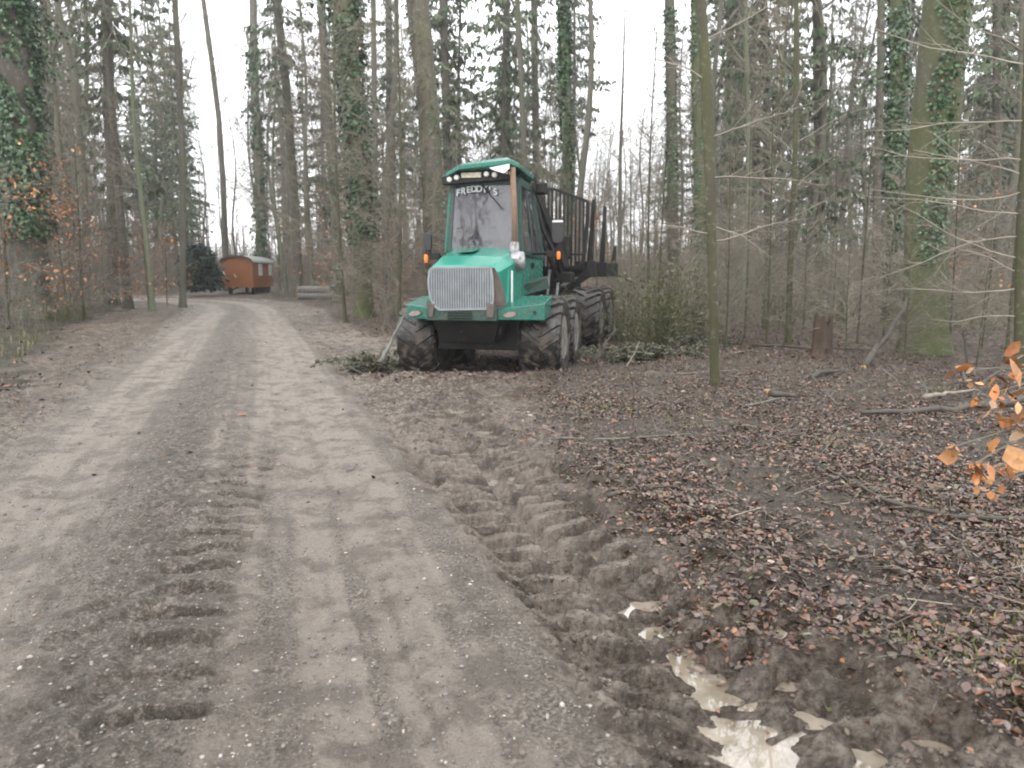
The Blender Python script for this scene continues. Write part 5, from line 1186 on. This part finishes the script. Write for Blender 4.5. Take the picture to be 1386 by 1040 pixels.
stick('fallen_branch', [(1386, 719), (1290, 716), (1200, 698), (1150, 664), (1112, 648)], .015, MSTK, 'long curved grey branch lying in the leaves and running off the right edge', seed=3, twigs=4)
stick('fallen_log', [(1386, 556), (1290, 567), (1165, 572)], .05, MSTKD, 'dark thin log lying behind the leaf litter under the orange leaves', seed=4, cat='log')
stick('fallen_branch', [(1250, 558), (1280, 553), (1318, 546)], .028, MSTKP, 'pale barkless stick resting on the dark thin log', seed=5, lift=.08)
stick('fallen_log', [(1097, 518), (1143, 510)], .045, MSTKD, 'short black log right of and in front of the broken stump', seed=6, cat='log')
stick('fallen_log', [(1044, 543), (1077, 549)], .045, MSTKD, 'short dark log with a pale broken end between the nearest bare pole and the stump', seed=7, cat='log', broken=True)
stick('fallen_branch', [(1018, 472), (1100, 476), (1182, 480)], .03, MSTK, 'long branch lying level behind the foot of the broken stump', seed=8, twigs=9)
stick('fallen_branch', [(1012, 557), (1062, 548)], .014, MLIME, 'thin pale stick left of the short dark log with the pale end', seed=9)
stick('fallen_branch', [(1076, 597), (1102, 606)], .014, MSTKD, 'stubby dark stick in the leaves left of the small moss tuft', seed=10)
stick('fallen_branch', [(455, 487), (495, 507), (540, 494)], .018, MSTK, 'bent twig lying at the mud edge left of the front left tyre', seed=11, twigs=4)
stick('fallen_branch', [(470, 456), (508, 462)], .014, MSTKP, 'little pale twig lying on the verge left of the cut boughs', seed=12)
stick('fallen_branch', [(918, 462), (962, 472)], .035, MSTKD, 'dark forked branch lying in the cut green boughs', seed=13, twigs=6)
stick('fallen_branch', [(860, 505), (930, 512), (1000, 508)], .012, MSTKP, 'thin pale stick lying in front of the cut green boughs', seed=14, twigs=4)
x, y, z = pt(1171, 497, 11.7); x2, y2, z2 = pt(1238, 392, 13.3)
stick('leaning_log', [(x, y, z), ((x + x2) / 2, (y + y2) / 2, (z + z2) / 2 - .03), (x2, y2, z2)], .05, MSTK, 'dead grey log with a pale snapped foot leaning against the biggest trunk', seed=15, twigs=5, cat='log', broken=True)
stick('fallen_branch', [pt(1168, 500, 11.6), pt(1156, 525, 11.0), pt(1162, 545, 10.5), pt(1205, 571, 9.2)], .012, MLIME, 'pale hooked twig curving down from the snapped foot of the leaning log', seed=16, twigs=3)
stick('fallen_branch', [pt(1254, 556, 8.9), pt(1256, 530, 8.95), pt(1246, 513, 9.0)], .012, MLIME, 'pale hooked twig sticking up by the pale barkless stick', seed=17)
stick('fallen_branch', [pt(1386, 610, 6.9), pt(1350, 580, 7.6), pt(1318, 540, 8.6), pt(1298, 498, 9.6)], .05, MSTKD, 'thick black branch slanting through the orange leaves at the right edge', seed=18, twigs=10)
stick('fallen_branch', [pt(1310, 505, 10.6), pt(1306, 470, 10.6), pt(1302, 440, 10.6)], .022, MSTKD, 'upright black snag standing right of the biggest trunk', seed=19, twigs=4)
stick('fallen_branch', [pt(514, 492, 11.5), pt(530, 462, 11.7), pt(546, 428, 11.9)], .034, MLIME, 'pale lichened pole leaning against the front left tyre', seed=20, cat='pole')
stick('fallen_branch', [pt(806, 488, 12.2), pt(820, 465, 12.3), pt(833, 445, 12.4)], .022, MSTK, 'knotty branch leaning up beside the right wheels of the forwarder', seed=21, twigs=5)
stick('fallen_branch', [pt(848, 496, 12.0), pt(858, 480, 12.1), pt(866, 462, 12.2)], .013, MSTKP, 'pale forked twig standing in the cut green boughs right of the wheels', seed=22, twigs=3)
for k, (u, v, r) in enumerate(()): pass

# broken stump: hollow jagged shell
def stump(u, v, D, w_, h, label):
    x, y, _ = pt(u, v, D); z = gz(x, y); rs = np.random.default_rng(3); n = 26; T = empty('tree_stump', (x, y, z), 0, label, 'stump'); rings = []
    for f, k in ((-.12, 1.5), (0, 1.35), (.1, 1.12), (.35, 1.0), (.7, .97), (1, .95)):
        rg = []
        for j in range(n):
            a = 2 * math.pi * j / n; r = w_ / 2 * k * (1 + .10 * math.sin(4 * a) + .05 * math.sin(9 * a)); hh = h * f
            if f == 1: hh = h * (.72 + .36 * rs.uniform())
            rg.append((r * math.cos(a), r * math.sin(a), hh))
        rings.append(rg)
    V = [p for r in rings for p in r] + [(p[0] * .72, p[1] * .72, p[2] * .93) for p in rings[-1]] + [(p[0] * .6, p[1] * .6, h * .45) for p in rings[-1]]
    m = len(rings) + 2; F = [(i * n + j, i * n + (j + 1) % n, (i + 1) * n + (j + 1) % n, (i + 1) * n + j) for i in range(m - 1) for j in range(n)] + [tuple((m - 1) * n + j for j in range(n))]
    mesh_from('stump_wood', np.array(V), F, mat('rotten_wood', (.085, .055, .036), (.035, .024, .017), 9, .85, .03, stretch=(1, 1, .25)), T)
    A = []
    for _ in range(10): a = rs.uniform(0, 6.28); grow(A, rs, (w_ * .5 * math.cos(a), w_ * .5 * math.sin(a), rs.uniform(.1, h)), (math.cos(a), math.sin(a), .3), rs.uniform(.2, .6), .01, 0, [(4, 3, .6, .5, 0, .2), (2, 0, .6, .5, 0, .2)])
    segs_mesh('twig', A, TWIG, T)
stump(1111, 490, 13.3, .36, .78, 'broken brown tree stump with a jagged top right of the thin crooked young tree')

# cut conifer boughs beside the machine
def bough_pile(x, y, w_, d_, h, n, label, seed):
    rs = np.random.default_rng(seed); S = []; P = []; D = []; T = empty('brush_pile', (x, y, gz(x, y)), 0, label, 'brush pile')
    for _ in range(n):
        p = np.array([rs.normal(0, w_ * .25), rs.normal(0, d_ * .25), rs.uniform(0, h) * .5]); a = rs.uniform(0, 6.28); d = np.array([math.cos(a), math.sin(a), rs.uniform(-.1, .45)]); L = rs.uniform(.3, .8)
        for q in range(5):
            d = d + np.array([0, 0, -.12]) + rs.normal(0, .1, 3); d /= np.linalg.norm(d); p1 = p + d * L / 5
            if p1[2] < .01: p1[2] = .01
            S.append((p, p1, .010, .008))
            for _ in range(13): P.append(p + (p1 - p) * rs.uniform() + rs.normal(0, .02, 3)); D.append(d * .8 + rs.normal(0, .45, 3))
            p = p1
    V, F, C = needle_cards(P, D, .075, rs, [(.06, .07, .035), (.08, .09, .045), (.04, .048, .028), (.12, .10, .07)]); mesh_from('needles', V, F, NEED, T, cols={'tint': C}); segs_mesh('twig', S, TWIG_P if seed % 2 else TWIG, T)
bough_pile(2.55, 13.6, 1.9, 1.2, .5, 62, 'heap of cut green conifer boughs lying right of the forwarder wheels', 5)
bough_pile(-2.35, 12.5, 1.1, .8, .5, 44, 'heap of cut green boughs lying left of the front left tyre', 6)
bough_pile(3.9, 15.6, 1.6, 1.0, .35, 30, 'low scatter of green boughs behind the foot of the nearest bare pole', 7)

# broom bushes and small conifers
def broom(x, y, h, w_, n, label, seed, m=None, needles=True):
    h *= 1.1; w_ *= 1.3; n = int(n * 1.1); rs = np.random.default_rng(seed); T = empty('bush', (x, y, gz(x, y)), 0, label, 'bush'); nb = n; a = rs.uniform(0, 6.28, nb); t = rs.uniform(0, 1, nb) ** .7
    D = np.stack([np.cos(a) * t * .6, np.sin(a) * t * .6, np.ones(nb)], -1); D /= np.linalg.norm(D, axis=1, keepdims=True); P = np.stack([np.cos(a) * t * w_ * .22, np.sin(a) * t * w_ * .22, np.zeros(nb)], -1)
    A = vgrow(rs, P, D, h * rs.uniform(.45, 1.08, nb), np.full(nb, .010), 7, .02, .12); B = vchild(rs, A, 6, .5, .32, .005, .6, 3, .02, .15, .12); Cc = vchild(rs, B, 7, .5, .5, .004, .7, 2, .0, .18, .06)
    segs_mesh('branches', [np.concatenate([X[i] for X in (A, B)]) for i in range(4)], TWIG_G, T); 
    if needles:
        V, F, C = needle_cards(Cc[1][::2], Cc[4][::2], .085, rs, [(.09, .10, .04), (.13, .13, .06), (.075, .085, .035), (.15, .13, .08)]); mesh_from('foliage', V, F, NEED, T, cols={'tint': C})
    return T
broom(3.35, 16.4, 1.75, 1.8, 60, 'tallest olive-green broom bush right of the forwarder wheels, in front of the straight dark trunk', 31)
broom(2.75, 17.6, 1.35, 1.5, 45, 'olive broom bush close behind the rear wheels of the forwarder', 32)
broom(4.6, 18.4, 1.4, 1.6, 42, 'olive broom bush between the straight dark trunk and the nearest bare pole', 33)
broom(7.3, 20.5, 1.3, 2.2, 40, 'low olive bush behind the thin crooked young tree', 34)
broom(9.3, 21.5, 1.5, 2.2, 40, 'low olive bush left of the biggest trunk', 35)
broom(12.6, 19.5, 1.5, 2.2, 44, 'olive bush between the biggest trunk and the right edge trunk', 36)
broom(-14.3, 23.5, .9, 1.6, 34, 'low olive bush at the foot of the thick ivy-clad trunk on the left', 37)
broom(-5.0, 25.5, .8, 1.2, 26, 'small olive bush between the two thick trunks left of the cab', 38)

def evergreen(x, y, h, w_, label, seed):
    rs = np.random.default_rng(seed); T = empty('evergreen_bush', (x, y, gz(x, y)), 0, label, 'bush'); S = []; P = []; D = []
    for k in range(420):
        z = rs.uniform(.1, 1) ** .9; a = rs.uniform(0, 6.28); R = w_ / 2 * rs.uniform(.6, 1.2) * math.sqrt(max(0, 1 - z ** 2.4)) * (1 + .25 * math.sin(3 * a + 5 * z)); d = np.array([math.cos(a), math.sin(a), .1]); p = np.array([0, 0, z * h * .92]); e = p + d * R; S.append((p, e, .02, .006))
        for q in range(26): P.append(p + (e - p) * rs.uniform(.35, 1) + rs.normal(0, .09, 3)); D.append(d + np.array([0, 0, -.5]))
    V, F, C = needle_cards(P, D, .26, rs, [(.018, .038, .022), (.026, .05, .03), (.014, .028, .017)]); mesh_from('foliage', V, F, NEED, T, cols={'tint': C}); segs_mesh('branches', S, TWIG, T)
evergreen(pt(273, 395, 49)[0], 49, 3.5, 2.5, 'dark rounded evergreen bush standing left of the orange wagon', 41)

# log stacks by the track
MLOG = mat('log_bark', (.26, .25, .24), (.16, .15, .14), 5, .8, .01); MEND = mat('log_end', (.36, .15, .085), (.26, .10, .06), 8, .7)
def log_stack(x, y, rz, L, rows, r, label, seed):
    rs = random.Random(seed); zb_ = gz(x, y); k = 0
    first = True
    for j, nrow in enumerate(rows):
        for i in range(nrow):
            rr = r * rs.uniform(.85, 1.15); off = (i - (nrow - 1) / 2) * 2 * r + rs.uniform(-.02, .02); cx = x - math.sin(rz) * off; cy_ = y + math.cos(rz) * off; z = zb_ + r + j * r * 1.75
            T = empty('log', (cx, cy_, z), rz + rs.uniform(-.02, .02), label, 'log', label.split(' in the ')[-1] if ' in the ' in label else label)
            c = MB(); c.tube([(-L / 2, 0, 0), (0, 0, rs.uniform(-.02, .02)), (L / 2, 0, 0)], [rr, rr * .97, rr * .93], 14); c.build('bark', MLOG, T, smooth=False)
            c = MB(); c.lathe([(0, 0), (rr * .96, 0), (rr * .9, .012), (0, .012)], (-L / 2 - .012, 0, 0), (1, 0, 0), 14); c.build('sawn_end', MEND, T)
xx, yy, _ = pt(428, 396, 43); log_stack(xx, yy, .35, 2.1, (3, 2), .20, 'grey log with a reddish sawn end in the low stack right of the orange wagon', 1)
xx, yy, _ = pt(530, 392, 42); log_stack(xx, yy, .05, 2.6, (3, 3), .17, 'grey log in the low stack seen left of the forwarder cab', 2)

# beech twigs with dry orange leaves reaching in at the right edge
def orange_twigs():
    x0, y0 = 2.55, 3.25; T = empty('beech_sapling', (x0, y0, gz(x0, y0)), 0, 'beech sapling reaching in at the right edge with big dry orange leaves', 'young tree'); rs = np.random.default_rng(9)
    zb_ = gz(x0, y0); path = [(0, 0, 0), (.03, 0, .5), (-.02, .02, 1.0), (.05, 0, 1.6)]; trunk_mesh('stem', path, [.014, .012, .010, .006], BK_SAP, T, 7, .2, 3); S = []; L = []
    tg = [(1313, 502, 3.0), (1326, 520, 3.0), (1300, 498, 3.05), (1345, 532, 2.9), (1360, 520, 3.0), (1376, 472, 3.1), (1380, 496, 3.05), (1352, 548, 2.95), (1322, 550, 3.05), (1378, 548, 3.0), (1384, 566, 2.9), (1335, 560, 3.1), (1378, 590, 2.95), (1366, 578, 3.0),
          (1287, 606, 2.9), (1338, 612, 2.95), (1314, 631, 2.85), (1324, 640, 2.85), (1334, 650, 2.85), (1328, 658, 2.85), (1341, 656, 2.9), (1362, 634, 2.9), (1372, 636, 2.9), (1352, 632, 2.95), (1382, 610, 3.0), (1318, 545, 3.1), (1368, 540, 3.0), (1372, 510, 3.0)]
    for u, v, D in tg:
        q = np.array(pt(u, v, D)) - np.array([x0, y0, zb_]); h = min(1.5, max(.2, q[2] - rs.uniform(-.05, .12))); p = on_path(path, h); mid = (p + q) / 2 + np.array([0, 0, .05]) + rs.normal(0, .03, 3)
        S.append((p, mid, .0055, .004)); S.append((mid, q, .004, .002)); L.append(q)
        for _ in range(2 + (rs.uniform() < .45)): L.append(q + rs.normal(0, .028, 3))
    segs_mesh('twig', S, TWIG, T, 5)
    leaf_twigs(L, 'dry_leaves', T, .062, 4, ((.42, .18, .055), (.36, .14, .045), (.46, .24, .10), (.44, .29, .18), (.28, .12, .04)))
orange_twigs()
